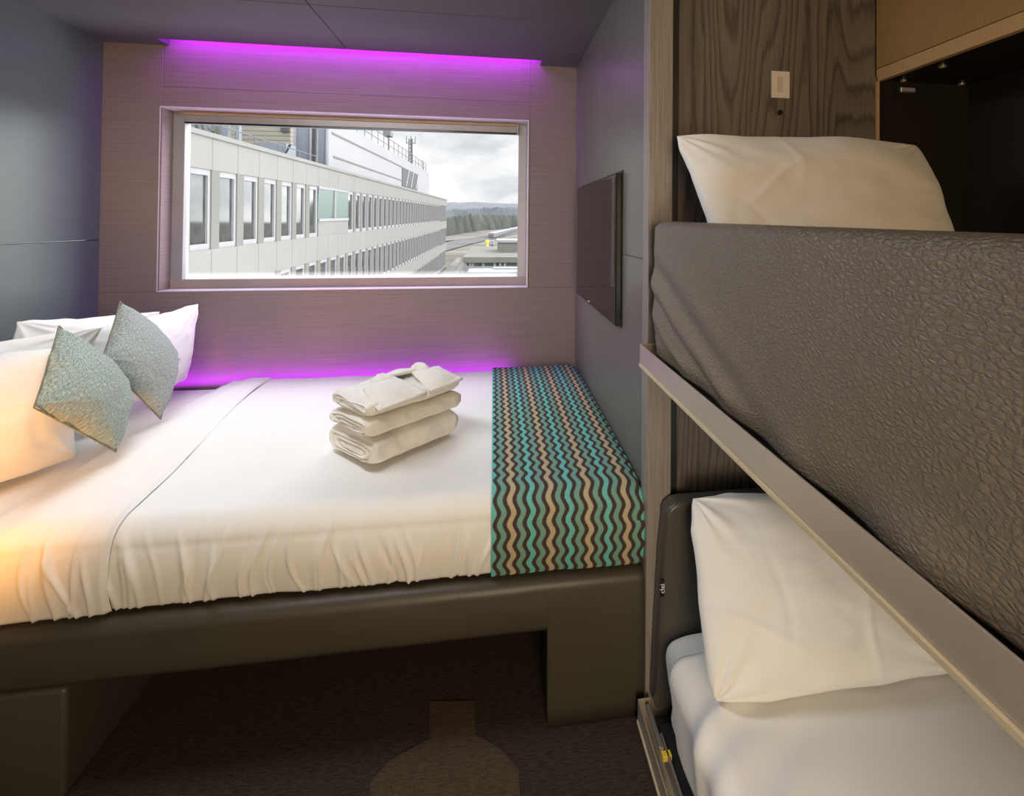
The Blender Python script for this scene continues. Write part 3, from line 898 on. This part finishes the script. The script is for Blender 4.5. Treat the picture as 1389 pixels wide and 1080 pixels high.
tx.parent = pad; tx.matrix_parent_inverse = Matrix.Translation(-pad.location)
pillow('white pillow on the lower bunk leaning against the dark leather end pad',
       (onY(929,667,1.27), V((1.10,1.27,.66)), V((1.155,1.045,.335)), onZ(960,968,.335)), .15, n=100, pinch=.03, blunt=.07, wr=.009, seed=44, ex=.42, nf=6, front_bias=.62)

# ------------------------------------------------------------------ fittings of the bunk recess
sw = thing('flush_handle', 'white rectangular flush pull plate on the dark wood board', 'handle', (.854, 1.4, 1.82))
sx_, sz_ = (.826, .884), (1.780, 1.861)
child('plate', B((sx_[0], .844, 1.3955, 1.4005, *sz_), (.8645, sx_[1], 1.3955, 1.4005, *sz_), (.844, .8645, 1.3955, 1.4005, 1.843, sz_[1]), (.844, .8645, 1.3955, 1.4005, sz_[0], 1.797)), 'plate', sw, bevel=.0006)
bm = bmesh.new(); prism(bm, [(1.3995, 1.797), (1.3960, 1.797), (1.3992, 1.843), (1.3998, 1.843)], 'x', .844, .8645)
child('rocker', bm, 'plate_in', sw)
bm = bmesh.new(); cyl(bm, (.854, 1.3965, 1.736), (.854, 1.4005, 1.736), .0085, 24)
kh = thing('door_lock', 'small round black keyhole lock under the white flush pull', 'lock', (.854, 1.4, 1.736))
child('escutcheon', bm, 'black', kh)
bm = bmesh.new(); cyl(bm, (.854, 1.3958, 1.736), (.854, 1.3966, 1.736), .0045, 16)
child('cylinder', bm, 'tv_black', kh)
cab = thing('overhead_cabinet', 'beige textured overhead cabinet above the dark niche', 'cabinet', (1.3, .4, 1.846))
child('front_panel', B((1.1785, 1.198, -1.70, 1.3985, 1.8865, CZ-.002)), 'beige', cab, bevel=.001)
child('bottom_trim', B((1.1785, 1.198, -1.70, 1.3985, 1.846, 1.8845)), 'beige_trim', cab, bevel=.0015, label='smooth beige bottom trim')
nb = thing('reading_light', 'small pale grey box fitting high on the niche end panel', 'fitting', (1.278, 1.39, 1.82))
child('housing', B((1.2495, 1.300, 1.378, 1.3995, 1.812, 1.829)), 'metal', nb, bevel=.003)
child('front_face', B((1.254, 1.2955, 1.3768, 1.3785, 1.8155, 1.8255)), 'frame_grey', nb)
child('bracket', B((1.240, 1.2493, 1.385, 1.3995, 1.808, 1.830)), 'black', nb)
for i, (px, lab) in enumerate((((1278,90), 'small round niche downlight nearest the camera'), ((1225,109.5), 'small round niche downlight at the end panel above the pale box'), ((1304,114), 'small round niche downlight deepest in the niche corner'))):
    p = onZ(*px, 1.8495)
    sp_ = thing('niche_downlight', lab, 'light', (p.x, p.y, 1.85), 'round downlights in the niche ceiling')
    bm = bmesh.new(); cyl(bm, (p.x, p.y, 1.8465), (p.x, p.y, 1.8515), .011, 20); child('rim', bm, 'metal', sp_)
    bm = bmesh.new(); cyl(bm, (p.x, p.y, 1.8458), (p.x, p.y, 1.8466), .008, 20); child('lens', bm, 'spot', sp_)

# ------------------------------------------------------------------ outside: the long office wing
XF = -7.4
vdir = ray(678, 291).normalized()
ob = thing('office_building', 'long pale concrete office wing with rows of narrow windows and white rooftop plant block', 'building', (XF, 13.6, 0))
rz = math.atan2(-vdir.x, vdir.y); rxx = math.asin(vdir.z)
ob.rotation_euler = (rxx, 0, rz)
bpy.context.view_layer.update()
OM = Matrix.Translation(ob.location) @ ob.rotation_euler.to_matrix().to_4x4()
OMI = OM.inverted()
def loc(px, py, X):
    """pixel -> local point of the wing on its plane x = X"""
    o_ = OMI @ EYE; d_ = OMI.to_3x3() @ ray(px, py)
    return o_ + d_*((X-o_.x)/d_.x)
def locY(px, py, Yl):
    o_ = OMI @ EYE; d_ = OMI.to_3x3() @ ray(px, py)
    return o_ + d_*((Yl-o_.y)/d_.y)
def part(name, bm, mat, parent=None, **kw): return obj(name, bm, mat, parent or ob, **kw)
U1 = loc(606, 300, 0).y
zc = .5*(loc(258,181,0).z + loc(600,270,0).z)          # top of the parapet
z_head = .5*(loc(261,228,0).z + loc(430,251.6,0).z)
z_sill = .5*(loc(258,342,0).z + loc(433,320.5,0).z)
z_h2 = .5*(loc(376,370,0).z + loc(457,345,0).z)
dz_ = z_head - z_h2
pitch = 1.31
sp0 = loc(432,290,0).y; sp1 = loc(473,290,0).y          # the wide tilted-window bay
rec = .13
U0 = -6.0
NF = 5
bm = bmesh.new()
box(bm, -.0-rec-6, -rec-.02, U0, U1, z_sill-NF*dz_, zc-.35)        # core behind
box(bm, -rec-.4, 0, U0, U1, z_head, zc)                         # parapet band
for k in range(NF): box(bm, -rec-.3, 0, U0, U1, z_sill-k*dz_-(dz_-(z_head-z_sill)), z_sill-k*dz_)
fm_ = NT('jointed_concrete'); fv = fm_.coords()
f_ = fm_.ramp(fm_.noise(fv, .6, 3), [(.3, (.140,.142,.131)), (.7, (.151,.153,.142))])
tc = fm_.n('ShaderNodeTexCoord'); sp = fm_.n('ShaderNodeSeparateXYZ'); fm_.l(tc.outputs['Object'], sp.inputs[0])
ph_ = fm_.math('FRACT', fm_.math('DIVIDE', fm_.math('SUBTRACT', sp.outputs[1], loc(284.5,250,0).y+.1-pitch*20), pitch))
fm_.set(fm_.mix(fm_.math('LESS_THAN', ph_, .022), f_, (.075,.075,.066)), .8, 0, .2)
M['facade_j'] = fm_.m
part('facade', bm, 'facade_j')
bm = bmesh.new()
box(bm, -.42, .05, U0, U1, zc, zc+.13)
part('roof_coping', bm, 'facade')
# windows: each one frame with its pane, piers between
us = []
u = loc(258,290,0).y - pitch
while u < U1-1:
    us.append(u); u += pitch
spots = []
for k in range(3):
    for u in us:
        if k == 0 and sp0-.6 < u < sp1-.35: continue
        spots.append((k, u))
piers = bmesh.new()
hW = z_head - z_sill
for k in range(3):
    for u in us:
        if k == 0 and sp0-.2 < u < sp1+.1: continue
        box(piers, -rec-.05, -.005, u-(pitch-.93), u-.0, z_sill-k*dz_, z_head-k*dz_)
part('pier', piers, 'pier', kind='stuff', label='pale concrete piers between the windows')
def frame_bm():
    w, t_ = .93, .11
    return B((-rec, -rec+.09, 0, t_*.6, 0, hW), (-rec, -rec+.09, w-t_, w, 0, hW), (-rec, -rec+.09, t_*.6, w-t_, 0, .16), (-rec, -rec+.09, t_*.6, w-t_, hW-.16, hW))
fm = None; visible = []
for k, u in spots:
    a = OM @ V((0, u+.5, z_sill-k*dz_+hW*(.9)))
    visible.append((a.y, k, u))
visible.sort()
rest = []
cnt = 0
def seen(k, u):
    # rows above the window sill as seen from the bed, and right of the window stile
    p = OM @ V((0, u+.9, z_head-k*dz_)); zr = H + (p.z-H)*2.8/p.y; xr = p.x*2.8/p.y
    return zr > 1.085 and xr > -1.58
fr0 = pn0 = None
sframe, spane = bmesh.new(), bmesh.new()
for (yy, k, u) in visible:
    if not seen(k, u): continue
    zb = z_sill - k*dz_
    if cnt < 96:
        if fr0 is None:
            fr0 = part('window', frame_bm(), 'ext_frame'); pn0 = obj('pane', B((-rec+.01, -rec+.03, .066, .82, .16, hW-.16)), 'ext_glass', fr0)
            f_, p_ = fr0, pn0
        else:
            f_ = fr0.copy(); COL.objects.link(f_); p_ = pn0.copy(); COL.objects.link(p_); p_.parent = f_; f_.parent = ob
        f_.location = (0, u, zb); cnt += 1
    else:
        for (x0, x1, a0, a1, c0, c1) in ((-rec, -rec+.09, 0, .07, 0, hW), (-rec, -rec+.09, .82, .93, 0, hW)): box(sframe, x0, x1, u+a0, u+a1, zb+c0, zb+c1)
        box(spane, -rec+.01, -rec+.03, u+.07, u+.82, zb+.05, zb+hW-.05)
part('far_window', sframe, 'ext_frame', kind='stuff'); part('far_pane', spane, 'ext_glass', kind='stuff')
# the wide bay with a tilted green pair and a panel below
zl = loc(440,294,0).z; zt2 = loc(440,262,0).z
part('bay_panel', B((-rec, -.02, sp0+.05, sp1, z_sill, zl-.1), (-rec, -.02, sp0+.05, sp1, zt2+.25, z_head)), 'facade')
bm = bmesh.new(); prism(bm, [(-.12, zl-.1), (-.06, zl-.1), (-.02, zt2+.2), (-.2, zt2+.2)], 'y', sp0+.06, sp1-.1)
gw = part('tilted_window', bm, 'green_glass', label='wide window with green tinted panes')
bm = B((-.04, .02, sp0+.05, sp1-.05, zl-.2, zl-.08), (-.06, .0, sp0+.05, sp1-.05, zt2+.17, zt2+.29), (-.05, .03, (sp0+sp1)/2-.06, (sp0+sp1)/2+.06, zl-.1, zt2+.2))
obj('bar', bm, 'ext_frame', gw)
# white rooftop block with grooves and dark opening
XP = -1.0
pu0 = loc(446,200,XP).y; pu1 = loc(582,250,XP).y; zp = .5*(loc(484,176.6,XP).z + loc(573.7,231.5,XP).z)
part('plant_block', B((XP-9, XP, pu0, pu1, zc-.2, zp)), 'ext_white')
bm = bmesh.new()
for (a, b) in (((450,181),(545,226)), ((452,213),(545,244.5))):
    p0_, p1_ = loc(*a, XP), loc(*b, XP)
    zz = (p0_.z+p1_.z)/2; box(bm, XP, XP+.03, p0_.y, p1_.y, zz-.05, zz+.05)
part('groove', bm, 'joint')
o0, o1 = loc(545,240,XP), loc(566,240,XP); zo0 = loc(545,252,XP).z; zo1 = loc(545,226.5,XP).z
op = part('strip_window', B((XP, XP+.04, o0.y, o1.y, zo0, zo1)), 'dark_grey')
bm = bmesh.new()
for q in (.2, .5, .85):
    uu = o0.y + (o1.y-o0.y)*q
    cyl(bm, (XP+.06, uu, zo0), (XP+.06, uu+(o1.y-o0.y)*.18, zo1), .07, 6)
obj('mullion', bm, 'ext_frame', op)
# louvred plant house and door panels facing the street end
yl = pu0
a_, b_ = locY(394,200,yl), locY(446,200,yl)
part('end_wall', B((a_.x, XP-.05, yl-.1, yl+.3, zc-.3, zp)), 'blue_grey')
bm = bmesh.new()
for px_ in (400, 422, 430, 444): q = locY(px_, 200, yl-.12); box(bm, q.x-.05, q.x+.05, yl-.2, yl-.11, zc-.2, zp)
part('end_wall_trim', bm, 'ext_white')
q = locY(428.5,200,yl-.15); bm = bmesh.new(); cyl(bm, (q.x, yl-.25, zc-.2), (q.x, yl-.25, zp), .06, 8); part('downpipe', bm, 'dark_grey')
yl2 = yl - 2.5
a_, b_ = locY(300,200,yl2), locY(394,200,yl2)
part('louvre_wall', B((a_.x, b_.x, yl2, yl2+.3, zc-.4, zp)), 'louvre')
q0, q1 = locY(382,170,yl2-.02), locY(393,179.5,yl2-.02)
part('roof_hatch', B((q0.x, q1.x, yl2-.1, yl2, q1.z, zp)), 'dark_grey')
q0, q1 = locY(352,193,yl2-2), locY(388,205,yl2-2)
part('roof_cabinet', B((q0.x, q1.x, yl2-2, yl2-1, zc-.3, q0.z)), 'blue_grey')
q0, q1 = locY(384,196,yl2-2.2), locY(394,208,yl2-2.2)
bm = bmesh.new(); prism(bm, [(q0.x-.1, zc-.1), (q1.x-.45, zc-.1), (q1.x+.05, q0.z), (q0.x+.25, q0.z)], 'y', yl2-2.3, yl2-2.2); part('roof_panel', bm, 'dark_grey')
# ducts at the near end of the roof
yl3 = 5.5
bm = bmesh.new()
q = lambda x, y: locY(x, y, yl3)
cyl(bm, q(269,164), q(274,180), .10, 8); cyl(bm, q(276,164), q(281,181), .10, 8); cyl(bm, q(281,182), q(288,178), .10, 8); cyl(bm, q(288,178), q(292,170), .10, 8)
cyl(bm, q(262,164), q(262,177), .14, 8)
part('roof_duct', bm, 'mid_grey')
a_, b_ = q(255,160), q(288,185); part('roof_screen', B((a_.x, b_.x, yl3+.5, yl3+.7, zc-.3, zc+2.2)), 'ext_white')
a_, b_ = q(287,160), q(294,182); part('roof_sign', B((a_.x, b_.x, yl3+.3, yl3+.4, zc-.3, zc+2.0)), 'orange_ext')
bm = bmesh.new()
for (x0_, x1_) in ((295,297.5), (298,307), (319,322)):
    a_, b_ = q(x0_,160), q(x1_,182); box(bm, a_.x, b_.x, yl3+.1, yl3+.3, zc-.3, zc+1.8)
part('roof_post', bm, 'blue_grey')
# guard rail along the roof edge
bm = bmesh.new()
gu = [loc(x_, 200, -.5).y for x_ in (300, 320, 346, 378, 406, 429)]
zr_ = loc(346,186,-.5).z
for g0, g1 in zip(gu, gu[1:]): cyl(bm, (-.5, g0, zr_), (-.5, g1, zr_), .022, 6)
for g0 in gu[1:]: cyl(bm, (-.5, g0, zc), (-.5, g0, zr_), .025, 6)
part('guard_rail', bm, 'mid_grey')
bm = bmesh.new(); n_ = 16
ru = [loc(484,176,XP-.4).y + (pu1-loc(484,176,XP-.4).y)*i/n_ for i in range(n_+1)]
for i in range(n_+1): cyl(bm, (XP-.4, ru[i], zp), (XP-.4, ru[i], zp+1.15), .028, 6)
for hh in (.6, 1.15): cyl(bm, (XP-.4, ru[0], zp+hh), (XP-.4, ru[-1], zp+hh), .025, 6)
part('roof_railing', bm, 'mid_grey')
# mast and aerials on the plant block
def local_thing(name, label, cat, lp): 
    w = OM @ V(lp); return thing(name, label, cat, tuple(w))
def worldify(o):
    me = o.data; me.transform(OM); 
def mast_part(name, bm, mat, parent):
    bm.transform(OM); return child(name, bm, mat, parent)
mu = loc(557,215,XP-2).y
mz = lambda y: loc(557, y, XP-2).z
mt = local_thing('aerial_mast', 'tall dark lattice aerial mast on the rooftop block outside the window', 'aerial', (XP-2, mu, zp))
bm = bmesh.new(); top_z = mz(188)
zpm = zp + .12
for dx, dy in ((-.22,-.2), (.22,-.2), (0,.2)): cyl(bm, (XP-2+dx, mu+dy, zpm), (XP-2+dx*.8, mu+dy*.6, top_z), .07, 6)
n_ = 9
for i in range(n_):
    z0_, z1_ = zpm + (top_z-zpm)*i/n_, zpm + (top_z-zpm)*(i+1)/n_
    cyl(bm, (XP-2.22, mu-.2, z0_), (XP-1.78, mu-.2, z1_), .05, 5); cyl(bm, (XP-1.78, mu-.2, z0_), (XP-2, mu+.2, z1_), .05, 5)
mast_part('lattice', bm, 'mid_grey', mt)
bm = bmesh.new(); cyl(bm, (XP-2, mu, top_z), (XP-2, mu, mz(184)), .05, 6)
for dx in (-.5, .5): cyl(bm, (XP-2+dx, mu, top_z-.6), (XP-2+dx, mu, top_z+.3), .05, 6); cyl(bm, (XP-2, mu, top_z-.5), (XP-2+dx, mu, top_z-.5), .05, 6)
mast_part('antenna', bm, 'mid_grey', mt)
au = loc(573.5,225,XP-1).y; az = loc(573.5,217,XP-1).z
at_ = local_thing('whip_aerial', 'thin whip aerial near the far end of the rooftop block', 'aerial', (XP-1, au, zp))
bm = bmesh.new(); cyl(bm, (XP-1, au, zp+.02), (XP-1, au, az), .06, 6, .03); mast_part('rod', bm, 'mid_grey', at_)
bm = bmesh.new(); cyl(bm, (XP-1, au, zp+.02), (XP-1, au, zp+.5), .2, 8); mast_part('foot', bm, 'mid_grey', at_)
du = loc(527,200,XP-1).y
dt = local_thing('roof_floodlight', 'small grey floodlight on post at the roof railing outside', 'light', (XP-1, du, zp))
bm = bmesh.new(); cyl(bm, (XP-1, du, zp+.02), (XP-1, du, zp+1.7), .06, 6); mast_part('post', bm, 'mid_grey', dt)
bm = bmesh.new(); box(bm, XP-1.3, XP-.7, du-.8, du+.4, zp+1.7, zp+2.1); mast_part('lamp_head', bm, 'mid_grey', dt)

# ------------------------------------------------------------------ outside: land, woods, road, low building
GZ = -12.0
bm = B((-900, 1800, 20, 2500, GZ-1, GZ)); struct('ground', bm, 'ground')
def ridge(name, px, mat, base, seed, amp, kind='structure', n=160, depth=60, label=None, cat=None):
    """a long low land form whose crest follows points (pixel x, pixel y, distance)"""
    P_ = [onY(*p) for p in px]
    tot = len(P_)-1
    def f(a, b):
        t_ = a*tot; i = min(tot-1, int(t_)); k = t_-i
        c = P_[i].lerp(P_[i+1], k)
        y = c.y + depth*(2*b-1)
        z = c.z + amp*(fbm((c.x*.02+seed, y*.03, seed), 1, 4) + .45*noise.noise(V((c.x*.22, y*.22, seed))))
        w = 1-abs(2*b-1)**1.5
        return (c.x, y, base + (z-base)*w + amp*.6*noise.noise(V((c.x*.05, y*.05, seed)))*w)
    o = obj(name, grid_mesh(n, 14, f), mat, smooth=True)
    o['kind'] = kind
    if label: tag(o, label, cat)
    return o
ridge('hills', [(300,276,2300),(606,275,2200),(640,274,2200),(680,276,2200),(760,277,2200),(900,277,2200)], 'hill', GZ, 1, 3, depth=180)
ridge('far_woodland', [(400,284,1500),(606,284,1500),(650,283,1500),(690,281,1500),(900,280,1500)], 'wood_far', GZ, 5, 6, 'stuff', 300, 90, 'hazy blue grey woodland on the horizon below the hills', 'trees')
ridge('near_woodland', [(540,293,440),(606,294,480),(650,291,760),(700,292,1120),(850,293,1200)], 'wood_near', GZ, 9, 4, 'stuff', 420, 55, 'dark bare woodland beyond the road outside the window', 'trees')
def strip(name, pts, mat, z, label=None, cat=None, thick=.3):
    P_ = [onZ(*p, z) for p in pts]
    bm = bmesh.new(); prism(bm, [(p.x, p.y) for p in P_], 'z', z-thick, z)
    return obj(name, bm, mat)
struct_road = strip('road', [(596,330),(702,310),(702,316),(640,330),(600,341)], 'asphalt', GZ+.6); struct_road['kind'] = 'structure'
sv = strip('verge', [(598,325.5),(640,321.5),(664,317.5),(664,318.8),(640,323),(598,327)], 'ext_roof', GZ+.9); sv['kind'] = 'structure'
# white covered walkway
wk = thing('covered_walkway', 'long white roofed walkway beside the road in the distance', 'walkway', tuple(onZ(680,314,GZ)))
p0_, p1_ = onZ(666,317,GZ+4), onZ(703,308.3,GZ+4)
d_ = (p1_-p0_).normalized(); s__ = V((-d_.y, d_.x, 0))*2.5
def slab(a, b, side, z0, z1):
    bm = bmesh.new(); prism(bm, [((a-side).x, (a-side).y), ((b-side).x, (b-side).y), ((b+side).x, (b+side).y), ((a+side).x, (a+side).y)], 'z', z0, z1); return bm
child('roof', slab(p0_, p1_, s__, GZ+3.6, GZ+4.6), 'ext_white', wk)
child('wall', slab(p0_, p1_, s__*.8, GZ+1.0, GZ+3.6), 'mid_grey', wk)
ys = thing('yellow_post', 'yellow post standing by the road outside the window', 'post', tuple(onZ(661,336,GZ)))
b0 = onZ(661,336,GZ); bm = bmesh.new(); hz_ = onY(661,326,b0.y).z
cyl(bm, b0, (b0.x, b0.y, hz_), .55, 8); child('pole', bm, 'yellow', ys)
bm = bmesh.new(); cyl(bm, (b0.x, b0.y, hz_-1.0), (b0.x, b0.y, hz_), 1.0, 8); child('cap', bm, 'yellow', ys)
vn = thing('white_van', 'small white van parked near the yellow post', 'van', tuple(onZ(665,334,GZ)))
b1 = onZ(664.5,334.2,GZ)
child('body', B((b1.x-2.2, b1.x+2.2, b1.y-1, b1.y+1, GZ+.7, GZ+3.4)), 'ext_white', vn, bevel=.4)
child('wheel', B((b1.x-1.5, b1.x-.8, b1.y-1.05, b1.y+1.05, GZ+.1, GZ+.8)), 'dark_grey', vn); child('wheel', B((b1.x+.8, b1.x+1.5, b1.y-1.05, b1.y+1.05, GZ+.1, GZ+.8)), 'dark_grey', vn)
# low terminal building in the lower right of the window
lo = thing('low_building', 'low pale flat roofed building with a green glazed strip at lower right of window', 'building', (0, 80, GZ))
LYb = 92.0
q0, q1 = onY(628,349,LYb), onY(760,351,LYb); zr0 = onY(650,349,LYb).z; zr1 = onY(650,356.5,LYb).z; zr2 = onY(650,361.5,LYb).z; zr3 = onY(650,372,LYb).z
child('fascia', B((q0.x, q1.x, LYb, LYb+40, zr1, zr0)), 'ext_roof', lo)
child('window_strip', B((q0.x+.6, q1.x, LYb+.6, LYb+1, zr2, zr1)), 'green_glass', lo)
bm = bmesh.new()
for x_ in (632, 637.5, 641.5, 655.5, 671, 678.5, 685): q = onY(x_, 358, LYb+.5); box(bm, q.x-.22, q.x+.22, LYb+.3, LYb+.6, zr2, zr1)
child('window_post', bm, 'ext_white', lo)
child('lower_wall', B((q0.x, q1.x, LYb-.2, LYb+40, GZ, zr2)), 'ext_white', lo)
child('canopy', B((onY(634,370,LYb-14).x, q1.x, LYb-14, LYb-8, onY(650,369,LYb-14).z-1.2, onY(650,369,LYb-14).z)), 'ext_white', lo, label='white canopy roof')
q2, q3 = onY(675.5,329,LYb+14), onY(760,329,LYb+14)
child('roof_house', B((q2.x, q3.x, LYb+14, LYb+24, zr0-.2, q2.z)), 'ext_roof', lo)
child('roof_house_coping', B((q2.x-.3, q3.x, LYb+13.7, LYb+24.3, q2.z, q2.z+.5)), 'ext_white', lo)
qa = onY(669,363,LYb-9); bm = B((qa.x, qa.x+16, LYb-10, LYb-8, GZ, qa.z)); child('stair_house', bm, 'ext_white', lo)
# lower wing continuing from the far end of the office building
lw = thing('lower_wing', 'low pale wing stepping down beyond the far corner of the office building', 'building', (XF+2, 70, GZ))
a0, a1, a2, a3 = onZ(581,388,GZ+7), onZ(621,349,GZ+7), onZ(626,350.5,GZ+7), onZ(600,388,GZ+7)
def quad_prism(ps, z0, z1): bm = bmesh.new(); prism(bm, [(p.x, p.y) for p in ps], 'z', z0, z1); return bm
child('walls', quad_prism((a0, a1, a2, a3), GZ, GZ+6.2), 'facade', lw); child('roof', quad_prism((a0, a1, a2, a3), GZ+6.25, GZ+7), 'ext_roof', lw)

# ------------------------------------------------------------------ world: overcast sky with soft clouds
SKYUP, SKYR = 5.0, 7.0
w = bpy.data.worlds.new('sky'); SC.world = w; w.use_nodes = True
nt = w.node_tree; nt.nodes.clear()
N = nt.nodes.new
wo = N('ShaderNodeOutputWorld'); bg = N('ShaderNodeBackground'); tc = N('ShaderNodeTexCoord'); mp = N('ShaderNodeMapping'); nz = N('ShaderNodeTexNoise'); cr = N('ShaderNodeValToRGB')
mp.inputs['Scale'].default_value = (5.0, 5.0, 11.0); mp.inputs['Location'].default_value = (.35, 0, .62)
nz.inputs['Scale'].default_value = 1.5; nz.inputs['Detail'].default_value = 7; nz.inputs['Roughness'].default_value = .52; nz.inputs['Distortion'].default_value = .25
els = cr.color_ramp.elements
els[0].position = .34; els[0].color = (.70,.725,.76,1); els[1].position = .57; els[1].color = (1.0,1.0,1.0,1)
e2 = els.new(.45); e2.color = (.87,.885,.91,1)
nt.links.new(tc.outputs['Generated'], mp.inputs[0]); nt.links.new(mp.outputs[0], nz.inputs['Vector']); nt.links.new(nz.outputs[0], cr.inputs[0])
nt.links.new(cr.outputs[0], bg.inputs[0])
# overcast sky: brighter overhead, boosted out of view on the right to light the walls
sx = N('ShaderNodeSeparateXYZ'); nt.links.new(tc.outputs['Generated'], sx.inputs[0])
def mrange(sock, a, b, lo, hi):
    q = N('ShaderNodeMapRange'); q.interpolation_type = 'SMOOTHSTEP'
    for i, v_ in zip((1,2,3,4), (a, b, lo, hi)): q.inputs[i].default_value = v_
    nt.links.new(sock, q.inputs[0]); return q.outputs[0]
mz = N('ShaderNodeMath'); mz.operation = 'MAXIMUM'
nt.links.new(mrange(sx.outputs[2], .20, .55, 1.04, SKYUP), mz.inputs[0]); nt.links.new(mrange(sx.outputs[0], .12, .45, 1.04, SKYR), mz.inputs[1])
nt.links.new(mz.outputs[0], bg.inputs[1])
nt.links.new(bg.outputs[0], wo.inputs[0])

# ------------------------------------------------------------------ lights
def light(name, kind, loc_, energy, col, target=None, size=None, size_y=None, spread=None, radius=None):
    l = bpy.data.lights.new(name, kind); l.energy = energy; l.color = col
    if kind == 'AREA':
        l.shape = 'RECTANGLE' if size_y else 'SQUARE'; l.size = size
        if size_y: l.size_y = size_y
        if spread: l.spread = spread
    if radius is not None: l.shadow_soft_size = radius
    o = bpy.data.objects.new(name, l); COL.objects.link(o); o.location = loc_
    if target is not None:
        o.rotation_euler = (V(target)-V(loc_)).to_track_quat('-Z', 'Y').to_euler()
    return o
# window portal guides the sky light into the room
pl = light('window_portal', 'AREA', (-.705, by+.06, 1.48), 1, (1,1,1), target=(-.705, 0, 1.48), size=1.72, size_y=.80); pl.data.cycles.is_portal = True
# cool fill added under the ceiling, out of view, to whiten the bed
light('ceiling_fill', 'AREA', (-.80, 1.46, 2.23), 27, (.93, .965, 1.0), target=(-.55, 1.85, .6), size=1.1, size_y=.5)
# warm bedside lamp by the near end of the bed head and a warm room lamp behind
light('bedside_lamp', 'AREA', (-1.22, .96, .72), 2.1, (1, .38, .02), target=(-1.40, 1.72, .86), size=.16, spread=math.radians(105))
light('room_lamp', 'AREA', (.18, -1.25, 1.45), 27, (1, .69, .38), target=(.3, 1.2, 1.1), size=.8)
light('bunk_fill', 'AREA', (.15, -.7, .80), 12, (1, .87, .68), target=(.8, 1.0, .45), size=.5)  # unseen warm fill added to brighten the lower bunk bedding
# coloured light strips: above the window and behind the bed
purple = (.50, .02, 1.0)
light('cove_strip', 'AREA', ((sx0+sx1)/2, 2.645, CZ+.075), 8, purple, target=((sx0+sx1)/2, 2.705, CZ-.02), size=sx1-sx0-.04, size_y=.02)
light('bed_strip', 'AREA', (-.78, 2.672, .585), 3.5, purple, target=(-.78, 2.712, .72), size=1.75, size_y=.012)

SC.view_settings.view_transform = 'Standard'
SC.view_settings.look = 'None'
SC.view_settings.exposure = 0
SC.cycles.max_bounces = 8
SC.cycles.use_denoising = True
